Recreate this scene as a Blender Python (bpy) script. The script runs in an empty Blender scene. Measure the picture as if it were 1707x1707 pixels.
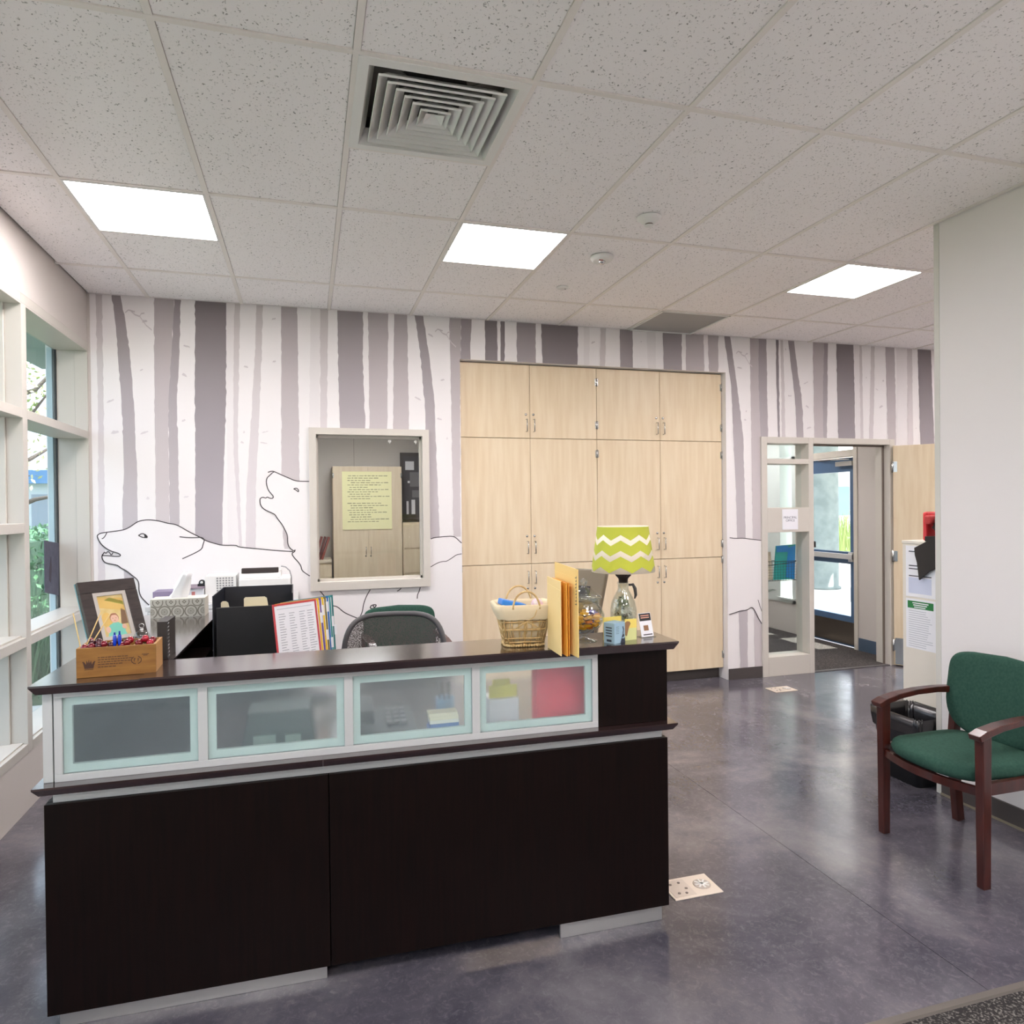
import bpy, bmesh, math, random
from mathutils import Vector, Matrix
from mathutils.geometry import tessellate_polygon
random.seed(7)
SC = bpy.context.scene
COL = SC.collection

# ---------------------------------------------------------------- camera
cam_d = bpy.data.cameras.new('camera'); cam = bpy.data.objects.new('camera', cam_d); COL.objects.link(cam)
cam_d.sensor_width = 36.0; cam_d.sensor_fit = 'HORIZONTAL'; cam_d.lens = 1156.827/1707*36.0
cam_d.clip_start = 0.05; cam_d.clip_end = 400
_rt = Vector((0.95915633, -0.28266725, -0.0108794)); _fw = Vector((0.28258673, 0.95920524, -0.0083699)); _up = Vector((0.01280148, 0.00495367, 0.99990579))
M = Matrix((( _rt.x, _up.x, -_fw.x, 0), (_rt.y, _up.y, -_fw.y, 0), (_rt.z, _up.z, -_fw.z, 1.565), (0, 0, 0, 1)))
cam.matrix_world = M
SC.camera = cam

# ---------------------------------------------------------------- world, sun, exposure
SC.view_settings.view_transform = 'Standard'; SC.view_settings.look = 'None'
SC.view_settings.gamma = 1.0; SC.view_settings.use_curve_mapping = False
SC.view_settings.exposure = 0.25
wd = bpy.data.worlds.new('world'); SC.world = wd; wd.use_nodes = True
wn = wd.node_tree.nodes; wl = wd.node_tree.links; wn.clear()
wo = wn.new('ShaderNodeOutputWorld'); bg = wn.new('ShaderNodeBackground'); tc = wn.new('ShaderNodeTexCoord')
sp = wn.new('ShaderNodeSeparateXYZ'); rp = wn.new('ShaderNodeValToRGB')
wl.new(tc.outputs['Generated'], sp.inputs[0]); wl.new(sp.outputs['Z'], rp.inputs[0])
rp.color_ramp.elements[0].position = 0.0; rp.color_ramp.elements[0].color = (0.96, 0.97, 1.0, 1)
rp.color_ramp.elements[1].position = 0.7; rp.color_ramp.elements[1].color = (0.78, 0.86, 1.0, 1)
wl.new(rp.outputs[0], bg.inputs[0]); bg.inputs[1].default_value = SKY_STRENGTH = 2.9
wl.new(bg.outputs[0], wo.inputs[0])
sun_d = bpy.data.lights.new('sun', 'SUN'); sun = bpy.data.objects.new('sun', sun_d); COL.objects.link(sun)
sun_d.energy = 16.0; sun_d.angle = 0.009; sun_d.color = (1.0, 0.95, 0.86)
sun.rotation_euler = Vector((-0.45, 0.02, -0.90)).to_track_quat('-Z', 'Y').to_euler()
LAMP = 31.0      # radiance of the ceiling panels

# ---------------------------------------------------------------- materials
def lin(c):
    return tuple((v/255/12.92 if v/255 <= 0.04045 else ((v/255+0.055)/1.055)**2.4) for v in c) + (1,)
MATS = {}
def mat(name, col, rough=0.5, metal=0.0, bump=0, bscale=200, coat=0, var=None, vscale=5, stretch=(1,1,1), emis=None, estr=0, spec=None, rvar=None):
    if name in MATS: return MATS[name]
    m = bpy.data.materials.new(name); m.use_nodes = True; MATS[name] = m
    nt = m.node_tree; b = nt.nodes['Principled BSDF']
    b.inputs['Base Color'].default_value = lin(col); b.inputs['Roughness'].default_value = rough; b.inputs['Metallic'].default_value = metal
    if spec is not None: b.inputs['Specular IOR Level'].default_value = spec
    if coat: b.inputs['Coat Weight'].default_value = coat; b.inputs['Coat Roughness'].default_value = 0.15
    if emis: b.inputs['Emission Color'].default_value = lin(emis); b.inputs['Emission Strength'].default_value = estr
    if var or bump or rvar:
        t = nt.nodes.new('ShaderNodeTexCoord'); mp = nt.nodes.new('ShaderNodeMapping'); nt.links.new(t.outputs['Object'], mp.inputs[0])
        mp.inputs['Scale'].default_value = stretch
    if var:
        n = nt.nodes.new('ShaderNodeTexNoise'); n.inputs['Scale'].default_value = vscale; n.inputs['Detail'].default_value = 6
        nt.links.new(mp.outputs[0], n.inputs['Vector'])
        r = nt.nodes.new('ShaderNodeValToRGB'); nt.links.new(n.outputs['Fac'], r.inputs[0])
        r.color_ramp.elements[0].position = 0.35; r.color_ramp.elements[1].position = 0.65
        r.color_ramp.elements[0].color = lin(col); r.color_ramp.elements[1].color = lin(var)
        nt.links.new(r.outputs[0], b.inputs['Base Color'])
    if bump:
        n2 = nt.nodes.new('ShaderNodeTexNoise'); n2.inputs['Scale'].default_value = bscale; nt.links.new(mp.outputs[0], n2.inputs['Vector'])
        bp = nt.nodes.new('ShaderNodeBump'); bp.inputs['Strength'].default_value = bump; bp.inputs['Distance'].default_value = 0.002
        nt.links.new(n2.outputs['Fac'], bp.inputs['Height']); nt.links.new(bp.outputs[0], b.inputs['Normal'])
    return m

def glass(name, tint, refl=0.02):
    m = bpy.data.materials.new(name); m.use_nodes = True; MATS[name] = m; nt = m.node_tree; nt.nodes.clear()
    o = nt.nodes.new('ShaderNodeOutputMaterial'); mx = nt.nodes.new('ShaderNodeMixShader'); tr = nt.nodes.new('ShaderNodeBsdfTransparent'); gl = nt.nodes.new('ShaderNodeBsdfGlossy')
    lw = nt.nodes.new('ShaderNodeLayerWeight'); lw.inputs[0].default_value = 0.5
    pw = nt.nodes.new('ShaderNodeMath'); pw.operation = 'POWER'; pw.inputs[1].default_value = 5.0; nt.links.new(lw.outputs['Facing'], pw.inputs[0])
    fr = nt.nodes.new('ShaderNodeMath'); fr.operation = 'MULTIPLY_ADD'; fr.inputs[1].default_value = 0.55; fr.inputs[2].default_value = refl; nt.links.new(pw.outputs[0], fr.inputs[0])
    tr.inputs[0].default_value = tint; gl.inputs['Roughness'].default_value = 0.0
    nt.links.new(fr.outputs[0], mx.inputs[0]); nt.links.new(tr.outputs[0], mx.inputs[1]); nt.links.new(gl.outputs[0], mx.inputs[2]); nt.links.new(mx.outputs[0], o.inputs[0])
    return m
GL = glass('window_glass', (0.95, 0.98, 0.98, 1))
GLB = glass('tinted_glass', (0.83, 0.89, 0.93, 1))
def solidglass(name, col, rough, ior=1.45):
    m = mat(name, (255, 255, 255), rough); b = m.node_tree.nodes['Principled BSDF']
    b.inputs['Base Color'].default_value = col; b.inputs['Transmission Weight'].default_value = 1.0; b.inputs['IOR'].default_value = ior
    return m
FROST = solidglass('frosted_glass', (0.95, 0.985, 0.98, 1), 0.27, 1.2)
def _frost(m):     # etched film: part of the light is scattered diffusely
    nt = m.node_tree; b = nt.nodes['Principled BSDF']; o = nt.nodes['Material Output']
    d = nt.nodes.new('ShaderNodeBsdfDiffuse'); d.inputs[0].default_value = (0.46, 0.55, 0.59, 1); t = nt.nodes.new('ShaderNodeBsdfTranslucent'); t.inputs[0].default_value = (0.80, 0.87, 0.90, 1)
    a = nt.nodes.new('ShaderNodeAddShader'); nt.links.new(d.outputs[0], a.inputs[0]); nt.links.new(t.outputs[0], a.inputs[1])
    x = nt.nodes.new('ShaderNodeMixShader'); x.inputs[0].default_value = 0.13; nt.links.new(b.outputs[0], x.inputs[1]); nt.links.new(a.outputs[0], x.inputs[2]); nt.links.new(x.outputs[0], o.inputs[0])
_frost(FROST)
JAR = glass('jar_glass', (0.92, 0.94, 0.92, 1), 0.10)

def ceiling_mat():
    m = bpy.data.materials.new('ceiling_tile'); m.use_nodes = True; MATS['ceiling_tile'] = m; nt = m.node_tree; b = nt.nodes['Principled BSDF']
    b.inputs['Roughness'].default_value = 0.95; b.inputs['Specular IOR Level'].default_value = 0.1
    t = nt.nodes.new('ShaderNodeTexCoord'); n = nt.nodes.new('ShaderNodeTexNoise'); n.inputs['Scale'].default_value = 120; n.inputs['Detail'].default_value = 3; n.inputs['Distortion'].default_value = 0.6
    mp = nt.nodes.new('ShaderNodeMapping'); mp.inputs['Scale'].default_value = (1.0, 0.8, 1.0)
    nt.links.new(t.outputs['Object'], mp.inputs[0]); nt.links.new(mp.outputs[0], n.inputs['Vector'])
    r = nt.nodes.new('ShaderNodeValToRGB'); nt.links.new(n.outputs['Fac'], r.inputs[0])
    e = r.color_ramp.elements; e[0].position = 0.30; e[0].color = lin((150, 147, 143)); e[1].position = 0.38; e[1].color = lin((253, 249, 248))
    nt.links.new(r.outputs[0], b.inputs['Base Color'])
    bp = nt.nodes.new('ShaderNodeBump'); bp.inputs['Strength'].default_value = 0.5; bp.inputs['Distance'].default_value = 0.002
    nt.links.new(r.outputs[0], bp.inputs['Height']); nt.links.new(bp.outputs[0], b.inputs['Normal'])
    return m
CEIL = ceiling_mat()

def concrete():
    m = bpy.data.materials.new('polished_concrete'); m.use_nodes = True; nt = m.node_tree; b = nt.nodes['Principled BSDF']
    t = nt.nodes.new('ShaderNodeTexCoord')
    def noise(s, d=8, dist=0.0, rough=0.6):
        n = nt.nodes.new('ShaderNodeTexNoise'); n.inputs['Scale'].default_value = s; n.inputs['Detail'].default_value = d; n.inputs['Distortion'].default_value = dist; n.inputs['Roughness'].default_value = rough
        nt.links.new(t.outputs['Object'], n.inputs['Vector']); return n
    n1 = noise(1.6, 10, 0.4, 0.62); r1 = nt.nodes.new('ShaderNodeValToRGB'); nt.links.new(n1.outputs['Fac'], r1.inputs[0])
    e = r1.color_ramp.elements; e[0].position = 0.33; e[0].color = lin((60, 60, 71)); e[1].position = 0.70; e[1].color = lin((122, 118, 122))
    x = e.new(0.5); x.color = lin((87, 84, 93))
    n2 = noise(34, 15, 0.9, 0.85); r2 = nt.nodes.new('ShaderNodeValToRGB'); nt.links.new(n2.outputs['Fac'], r2.inputs[0])
    e = r2.color_ramp.elements; e[0].position = 0.50; e[0].color = (0, 0, 0, 1); e[1].position = 0.80; e[1].color = (1, 1, 1, 1)
    mx = nt.nodes.new('ShaderNodeMixRGB'); mx.inputs[2].default_value = lin((158, 153, 155)); mf = nt.nodes.new('ShaderNodeMath'); mf.operation = 'MULTIPLY'; mf.inputs[1].default_value = 0.55; nt.links.new(r2.outputs[0], mf.inputs[0]); nt.links.new(mf.outputs[0], mx.inputs[0]); nt.links.new(r1.outputs[0], mx.inputs[1])
    nt.links.new(mx.outputs[0], b.inputs['Base Color'])
    n3 = noise(5, 6, 0.5); r3 = nt.nodes.new('ShaderNodeMapRange'); r3.inputs[3].default_value = 0.05; r3.inputs[4].default_value = 0.26
    nt.links.new(n3.outputs['Fac'], r3.inputs[0]); nt.links.new(r3.outputs[0], b.inputs['Roughness'])
    n4 = noise(60, 4); bp = nt.nodes.new('ShaderNodeBump'); bp.inputs['Strength'].default_value = 0.05; bp.inputs['Distance'].default_value = 0.003
    nt.links.new(n4.outputs['Fac'], bp.inputs['Height']); nt.links.new(bp.outputs[0], b.inputs['Normal'])
    b.inputs['Specular IOR Level'].default_value = 0.85
    return m
CONC = concrete()
def carpet_mat(name, a, c):
    m = bpy.data.materials.new(name); m.use_nodes = True; nt = m.node_tree; b = nt.nodes['Principled BSDF']; b.inputs['Roughness'].default_value = 0.95; b.inputs['Specular IOR Level'].default_value = 0.05
    t = nt.nodes.new('ShaderNodeTexCoord'); n = nt.nodes.new('ShaderNodeTexNoise'); n.inputs['Scale'].default_value = 130; n.inputs['Detail'].default_value = 2
    nt.links.new(t.outputs['Object'], n.inputs['Vector']); r = nt.nodes.new('ShaderNodeValToRGB'); nt.links.new(n.outputs['Fac'], r.inputs[0])
    e = r.color_ramp.elements; e[0].position = 0.50; e[0].color = lin(a); e[1].position = 0.68; e[1].color = lin(c); nt.links.new(r.outputs[0], b.inputs['Base Color'])
    bp = nt.nodes.new('ShaderNodeBump'); bp.inputs['Strength'].default_value = 0.6; bp.inputs['Distance'].default_value = 0.004
    nt.links.new(n.outputs['Fac'], bp.inputs['Height']); nt.links.new(bp.outputs[0], b.inputs['Normal']); return m
CARP = carpet_mat('carpet', (52, 50, 50), (120, 116, 112))
CARP2 = carpet_mat('entry_carpet', (66, 63, 62), (112, 106, 102))

def mural_mat(name, top, bot):
    # stripe colour of the forest mural, paler towards the ground
    m = bpy.data.materials.new(name); m.use_nodes = True; nt = m.node_tree; b = nt.nodes['Principled BSDF']; b.inputs['Roughness'].default_value = 0.6
    b.inputs['Specular IOR Level'].default_value = 0.2
    t = nt.nodes.new('ShaderNodeTexCoord'); s = nt.nodes.new('ShaderNodeSeparateXYZ'); mr = nt.nodes.new('ShaderNodeMapRange')
    mr.inputs[1].default_value = 3.05; mr.inputs[2].default_value = 1.6
    nt.links.new(t.outputs['Object'], s.inputs[0]); nt.links.new(s.outputs['Z'], mr.inputs[0])
    r = nt.nodes.new('ShaderNodeValToRGB'); nt.links.new(mr.outputs[0], r.inputs[0]); r.color_ramp.elements[0].color = lin(top); r.color_ramp.elements[1].color = lin(bot)
    nt.links.new(r.outputs[0], b.inputs['Base Color']); return m

PAINT = mat('wall_paint', (228, 223, 221), 0.7, spec=0.25)
PAINTW = mat('wall_paint_warm', (204, 197, 191), 0.7, spec=0.25)
FRAMEP = mat('taupe_frame_paint', (204, 198, 188), 0.45)
WINP = mat('pale_window_paint', (196, 191, 182), 0.4)
MURW = mat('mural_white', (234, 230, 229), 0.6, spec=0.2)
MUR = [MURW, mural_mat('mural_grey_1', (224, 219, 218), (230, 226, 226)), mural_mat('mural_grey_2', (200, 193, 192), (216, 209, 211)),
       mural_mat('mural_grey_3', (172, 164, 165), (204, 196, 197)), mural_mat('mural_grey_4', (148, 140, 142), (190, 183, 186)), mural_mat('mural_grey_5', (124, 116, 118), (172, 165, 170)),
       mat('mural_line', (62, 56, 58), 0.6), mural_mat('mural_bark', (204, 197, 198), (220, 214, 216))]
MAPLE = mat('maple_laminate', (228, 210, 180), 0.42, var=(220, 199, 166), vscale=3.0, stretch=(9, 9, 0.8), spec=0.35)
MAPLEP = mat('maple_pale', (226, 210, 182), 0.5, var=(218, 200, 170), vscale=3.0, stretch=(9, 9, 0.8))
ESP = mat('espresso_wood', (21, 10, 8), 0.42, var=(12, 6, 5), vscale=6, stretch=(14, 14, 0.7), spec=0.15)
ESPT = mat('espresso_top', (50, 32, 32), 0.16, coat=0.8, var=(40, 25, 25), vscale=6, stretch=(0.8, 14, 14), spec=0.6)
ALU = mat('brushed_aluminium', (196, 196, 194), 0.35, 0.75, bump=0.05, bscale=300)
ALUP = mat('satin_silver_paint', (202, 203, 202), 0.4, 0.25)
STEEL = mat('steel', (190, 190, 188), 0.25, 1.0)
BLACK = mat('black_plastic', (24, 24, 26), 0.45)
RUBBER = mat('rubber_base', (72, 66, 64), 0.6)
WHITEP = mat('white_plastic', (232, 230, 226), 0.4)
PAPER = mat('white_paper', (238, 238, 242), 0.8)
INK = mat('ink', (70, 72, 80), 0.8)
INKL = mat('pale_ink', (176, 178, 186), 0.8)
GREENF = mat('green_fabric', (50, 80, 68), 0.9, bump=0.3, bscale=700, var=(42, 71, 61), vscale=90, spec=0.15)
CHERRY = mat('cherry_wood', (70, 26, 18), 0.32, var=(50, 17, 12), vscale=5, stretch=(6, 6, 1), coat=0.3)

# ---------------------------------------------------------------- mesh builder
class MB:
    def __init__(s): s.v = []; s.f = []; s.m = []; s.sm = []
    def add(s, vs, fs, mi=0, T=None, smooth=False):
        o = len(s.v)
        for p in vs:
            p = Vector(p); s.v.append(tuple(T @ p) if T else tuple(p))
        for f in fs: s.f.append([o+i for i in f]); s.m.append(mi); s.sm.append(smooth)
        return s
    def box(s, x0, y0, z0, x1, y1, z1, mi=0, T=None):
        x0, x1 = min(x0, x1), max(x0, x1); y0, y1 = min(y0, y1), max(y0, y1); z0, z1 = min(z0, z1), max(z0, z1)
        v = [(x0,y0,z0),(x1,y0,z0),(x1,y1,z0),(x0,y1,z0),(x0,y0,z1),(x1,y0,z1),(x1,y1,z1),(x0,y1,z1)]
        return s.add(v, [(0,3,2,1),(4,5,6,7),(0,1,5,4),(1,2,6,5),(2,3,7,6),(3,0,4,7)], mi, T)
    def frus(s, a, za, b, zb, mi=0, T=None):   # rect a at za to rect b at zb; rect=(x0,y0,x1,y1)
        v = [(a[0],a[1],za),(a[2],a[1],za),(a[2],a[3],za),(a[0],a[3],za),(b[0],b[1],zb),(b[2],b[1],zb),(b[2],b[3],zb),(b[0],b[3],zb)]
        return s.add(v, [(0,3,2,1),(4,5,6,7),(0,1,5,4),(1,2,6,5),(2,3,7,6),(3,0,4,7)], mi, T)
    def prism(s, pts, lo, hi, axis='y', mi=0, T=None):
        n = len(pts)
        def P(a, b, c): return (a, c, b) if axis == 'y' else ((a, b, c) if axis == 'z' else (c, a, b))
        v = [P(a, b, lo) for a, b in pts] + [P(a, b, hi) for a, b in pts]
        tri = tessellate_polygon([[Vector((a, b, 0)) for a, b in pts]])
        f = [tuple(t) for t in tri] + [tuple(i+n for i in reversed(t)) for t in tri] + [(i, (i+1) % n, (i+1) % n+n, i+n) for i in range(n)]
        return s.add(v, f, mi, T)
    def poly(s, pts3, mi=0, T=None):
        tri = tessellate_polygon([[Vector(p) for p in pts3]])
        return s.add(pts3, [tuple(t) for t in tri], mi, T)
    def tube(s, pts, r, n=8, mi=0, T=None, caps=True, closed=False):
        P = [Vector(p) for p in pts]; rings = []; N = len(P)
        prev = None
        for i, p in enumerate(P):
            if closed: d = (P[(i+1) % N]-P[i-1])
            else: d = (P[min(i+1, N-1)]-P[max(i-1, 0)])
            d.normalize()
            if prev is None:
                u = d.orthogonal().normalized()
            else:
                u = (prev - d*prev.dot(d)); u = u.normalized() if u.length > 1e-6 else d.orthogonal().normalized()
            prev = u; w = d.cross(u); rr = r[i] if isinstance(r, (list, tuple)) else r
            rings.append([p + (u*math.cos(2*math.pi*k/n)+w*math.sin(2*math.pi*k/n))*rr for k in range(n)])
        v = [tuple(q) for ring in rings for q in ring]; f = []
        for i in range(N if closed else N-1):
            j = (i+1) % N
            for k in range(n): f.append((i*n+k, i*n+(k+1) % n, j*n+(k+1) % n, j*n+k))
        if caps and not closed: f.append(tuple(range(n-1, -1, -1))); f.append(tuple((N-1)*n+k for k in range(n)))
        return s.add(v, f, mi, T, True)
    def lathe(s, prof, n=24, c=(0,0,0), mi=0, T=None, smooth=True):
        v = []; f = []
        for r, z in prof:
            for k in range(n): v.append((c[0]+r*math.cos(2*math.pi*k/n), c[1]+r*math.sin(2*math.pi*k/n), c[2]+z))
        for i in range(len(prof)-1):
            for k in range(n): f.append((i*n+k, i*n+(k+1) % n, (i+1)*n+(k+1) % n, (i+1)*n+k))
        f.append(tuple(range(n-1, -1, -1))); L = (len(prof)-1)*n; f.append(tuple(L+k for k in range(n)))
        return s.add(v, f, mi, T, smooth)
    def sphere(s, c, r, n=12, mi=0, T=None, sc=(1,1,1)):
        v = [(c[0], c[1], c[2]+r*sc[2])]; m = n//2
        for i in range(1, m):
            a = math.pi*i/m
            for k in range(n): v.append((c[0]+r*sc[0]*math.sin(a)*math.cos(2*math.pi*k/n), c[1]+r*sc[1]*math.sin(a)*math.sin(2*math.pi*k/n), c[2]+r*sc[2]*math.cos(a)))
        v.append((c[0], c[1], c[2]-r*sc[2])); f = []
        for k in range(n): f.append((0, 1+k, 1+(k+1) % n))
        for i in range(m-2):
            for k in range(n): f.append((1+i*n+k, 1+(i+1)*n+k, 1+(i+1)*n+(k+1) % n, 1+i*n+(k+1) % n))
        e = len(v)-1; b = 1+(m-2)*n
        for k in range(n): f.append((e, b+(k+1) % n, b+k))
        return s.add(v, f, mi, T, True)
    def sweep(s, pts, w, h, side, mi=0, T=None):   # rectangular section; side = fixed width direction
        P = [Vector(p) for p in pts]; sd = Vector(side).normalized(); v = []; N = len(P)
        for i, p in enumerate(P):
            d = (P[min(i+1, N-1)]-P[max(i-1, 0)]).normalized(); u = sd.cross(d).normalized()
            ww = w[i] if isinstance(w, (list, tuple)) else w; hh = h[i] if isinstance(h, (list, tuple)) else h
            for a, b in ((-1,-1),(1,-1),(1,1),(-1,1)): v.append(tuple(p+sd*(a*ww/2)+u*(b*hh/2)))
        f = []
        for i in range(N-1):
            for k in range(4): f.append((i*4+k, i*4+(k+1) % 4, (i+1)*4+(k+1) % 4, (i+1)*4+k))
        f.append((3,2,1,0)); f.append(tuple((N-1)*4+k for k in range(4)))
        return s.add(v, f, mi, T)
    def cushion(s, outline, T_, dome=0.01, mi=0, T=None, curve=None):
        cx = sum(p[0] for p in outline)/len(outline); cy = sum(p[1] for p in outline)/len(outline); n = len(outline)
        rings = [(0.3, T_+dome*.95), (0.6, T_+dome*.7), (0.8, T_+dome*.35), (0.92, T_), (0.975, T_*.82), (1.0, T_*.5), (0.975, T_*.18), (0.92, 0.0)]
        v = [(cx, cy, T_+dome)]
        for sc, z in rings:
            for p in outline: v.append((cx+(p[0]-cx)*sc, cy+(p[1]-cy)*sc, z))
        v.append((cx, cy, 0)); f = [(0, 1+k, 1+(k+1) % n) for k in range(n)]
        for i in range(len(rings)-1):
            for k in range(n): f.append((1+i*n+k, 1+(i+1)*n+k, 1+(i+1)*n+(k+1) % n, 1+i*n+(k+1) % n))
        e = len(v)-1; b = 1+(len(rings)-1)*n
        for k in range(n): f.append((e, b+(k+1) % n, b+k))
        if curve: v = [curve(p) for p in v]
        return s.add(v, f, mi, T, True)
    def build(s, name, mats, parent=None, bevel=0, recalc=True, **props):
        me = bpy.data.meshes.new(name); me.from_pydata(s.v, [], s.f)
        mats = mats if isinstance(mats, (list, tuple)) else [mats]
        for m in mats: me.materials.append(m)
        for p, mi, sm in zip(me.polygons, s.m, s.sm): p.material_index = mi; p.use_smooth = sm
        if recalc:
            bm = bmesh.new(); bm.from_mesh(me); bmesh.ops.recalc_face_normals(bm, faces=bm.faces); bm.to_mesh(me); bm.free()
        o = bpy.data.objects.new(name, me); COL.objects.link(o)
        if parent is not None: o.parent = parent
        if bevel:
            b = o.modifiers.new('bevel', 'BEVEL'); b.width = bevel; b.segments = 2; b.limit_method = 'ANGLE'; b.angle_limit = math.radians(40)
        for k, val in props.items(): o[k] = val
        return o
def thing(name, label, cat, loc=(0,0,0), rz=0, group=None):
    o = bpy.data.objects.new(name, None); COL.objects.link(o); o.location = loc; o.rotation_euler = (0, 0, rz)
    o.empty_display_size = 0.05; o['label'] = label; o['category'] = cat
    if group: o['group'] = group
    return o
def tag(o, label, cat, group=None):
    o['label'] = label; o['category'] = cat
    if group: o['group'] = group
    return o
def struct(o): o['kind'] = 'structure'; return o
def sempty(name, loc=(0,0,0), rz=0):
    o = bpy.data.objects.new(name, None); COL.objects.link(o); o.location = loc; o.rotation_euler = (0,0,rz); o['kind'] = 'structure'; return o
def copy_tree(o, parent=None):
    c = o.copy(); COL.objects.link(c)
    if parent is not None: c.parent = parent
    for ch in list(o.children): copy_tree(ch, c)
    return c
def text_mesh(txt, size, mname, parent, material, T):
    cu = bpy.data.curves.new('t', 'FONT'); cu.body = txt; cu.size = size; cu.align_x = 'CENTER'; cu.extrude = 0.0004; cu.space_line = 0.9
    to = bpy.data.objects.new('t', cu); COL.objects.link(to)
    dg = bpy.context.evaluated_depsgraph_get(); me = bpy.data.meshes.new_from_object(to.evaluated_get(dg)); bpy.data.objects.remove(to)
    me.transform(T); me.materials.clear(); me.materials.append(material); me.name = mname
    o = bpy.data.objects.new(mname, me); COL.objects.link(o); o.parent = parent; return o
# maps text drawn in XY to the XZ plane facing -Y at (x,y,z)
def facing(x, y, z, rz=0): return Matrix.Translation((x, y, z)) @ Matrix.Rotation(rz, 4, 'Z') @ Matrix.Rotation(math.pi/2, 4, 'X')
H = 3.045; YB = 5.36; XL = -1.425; XR = 3.24
# ================================================================ SETTING
# floor
m = MB(); m.box(XL-.2, 1.68, -.1, 2.068, YB, 0); m.box(2.071, 1.68, -.1, 7.0, YB, 0); m.box(2.066, 1.68, -.1, 2.073, YB, -.003, 1)
m.box(1.1, YB, -.1, 3.6, YB+.65, 0)
m.box(XL-.2, 4.04, -.1, XL, 4.041, 0)
struct(m.build('floor', [CONC, mat('joint_fill', (58, 54, 50), 0.8)]))
m = MB(); m.box(XL-.2, -3.0, -.1, 7.0, 1.66, .002); struct(m.build('floor.001', CARP))
m = MB(); m.box(3.6, YB, -.1, 5.6, 9.5, .003); struct(m.build('floor.002', CARP2))
m = MB(); m.box(-1.7, 5.52, -.1, 3.6, 10.5, -.001); struct(m.build('floor.003', CARP2))
m = MB(); m.prism([(1.655, 0), (1.69, 0), (1.685, .006), (1.66, .009)], XL, XR, 'x'); struct(m.build('trim_1', mat('carpet_edge_strip', (98, 92, 86), 0.5)))
m = MB(); m.box(4.45, YB-.01, 0, 5.34, YB+.03, .006); struct(m.build('trim_2', mat('threshold', (80, 76, 74), 0.5)))

# ceiling: lay-in tiles on a tee grid, holes where the fixtures sit
T2 = 0.6096; X0 = -1.047; YA = 4.75
cols = [XL-.0] + [X0+T2*i for i in range(0, 14)] + [7.0]
rows = [YB] + [YA-T2*2*i for i in range(0, 7)]
LIGHTS = [(X0, YA-2*T2), (X0+3*T2, YA-2*T2), (X0+7*T2, YA-2*T2), (X0, YA-8*T2), (X0+3*T2, YA-8*T2), (X0+6*T2, YA-8*T2), (X0+11*T2, YA-2*T2), (X0+9*T2, YA-6*T2), (X0+12*T2, YA-6*T2), (X0, YA-11*T2), (X0+4*T2, YA-11*T2)]  # mostly unseen; the pair beyond the right wall is added to brighten the mural
VENT = (X0+2*T2, YA-4*T2); GRILLE = (X0+6*T2, YA)
holes = [(x, y) for x, y in LIGHTS] + [VENT]
m = MB()
def tile(x0, y0, x1, y1): m.box(x0+.0138, y0+.0138, H+.002, x1-.0138, y1-.0138, H+.02, 0)
for i in range(len(cols)-1):
    a, b = cols[i], cols[i+1]
    for j in range(len(rows)-1):
        y1, y0 = rows[j], rows[j+1]
        if j == 0:
            if abs(a-GRILLE[0]) < .01: continue
            tile(a, y0, b, y1); continue
        hit = [h for h in holes if abs(h[0]-a) < .01 and y0-.01 <= h[1] < y1-.01]
        if hit:
            for h in hit:
                if abs(h[1]-y0) < .02: tile(a, h[1]+T2, b, y1); m.box(a, h[1]+T2-.012, H-.0015, b, h[1]+T2+.012, H+.01, 1)
                else: tile(a, y0, b, h[1]); m.box(a, h[1]-.012, H-.0015, b, h[1]+.012, H+.01, 1)
        else: tile(a, y0, b, y1)
for x in cols[1:-1]: m.box(x-.012, rows[-1], H-.002, x+.012, YB, H+.01, 1)
for y in rows[1:]: m.box(XL, y-.012, H-.0025, 7.0, y+.012, H+.012, 1)
TEE = mat('ceiling_tee', (240, 234, 228), 0.6)
m.box(XL-.3, -3.1, H+.25, 7.1, YB+.2, H+.3, 1)
struct(m.build('ceiling', [CEIL, TEE]))
m = MB(); m.box(3.6, 5.52, 2.75, 5.6, 9.5, 2.8); struct(m.build('ceiling.001', CEIL))
m = MB(); m.box(-1.7, 5.52, 2.85, 3.6, 10.5, 2.9); struct(m.build('ceiling.002', CEIL))

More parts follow.
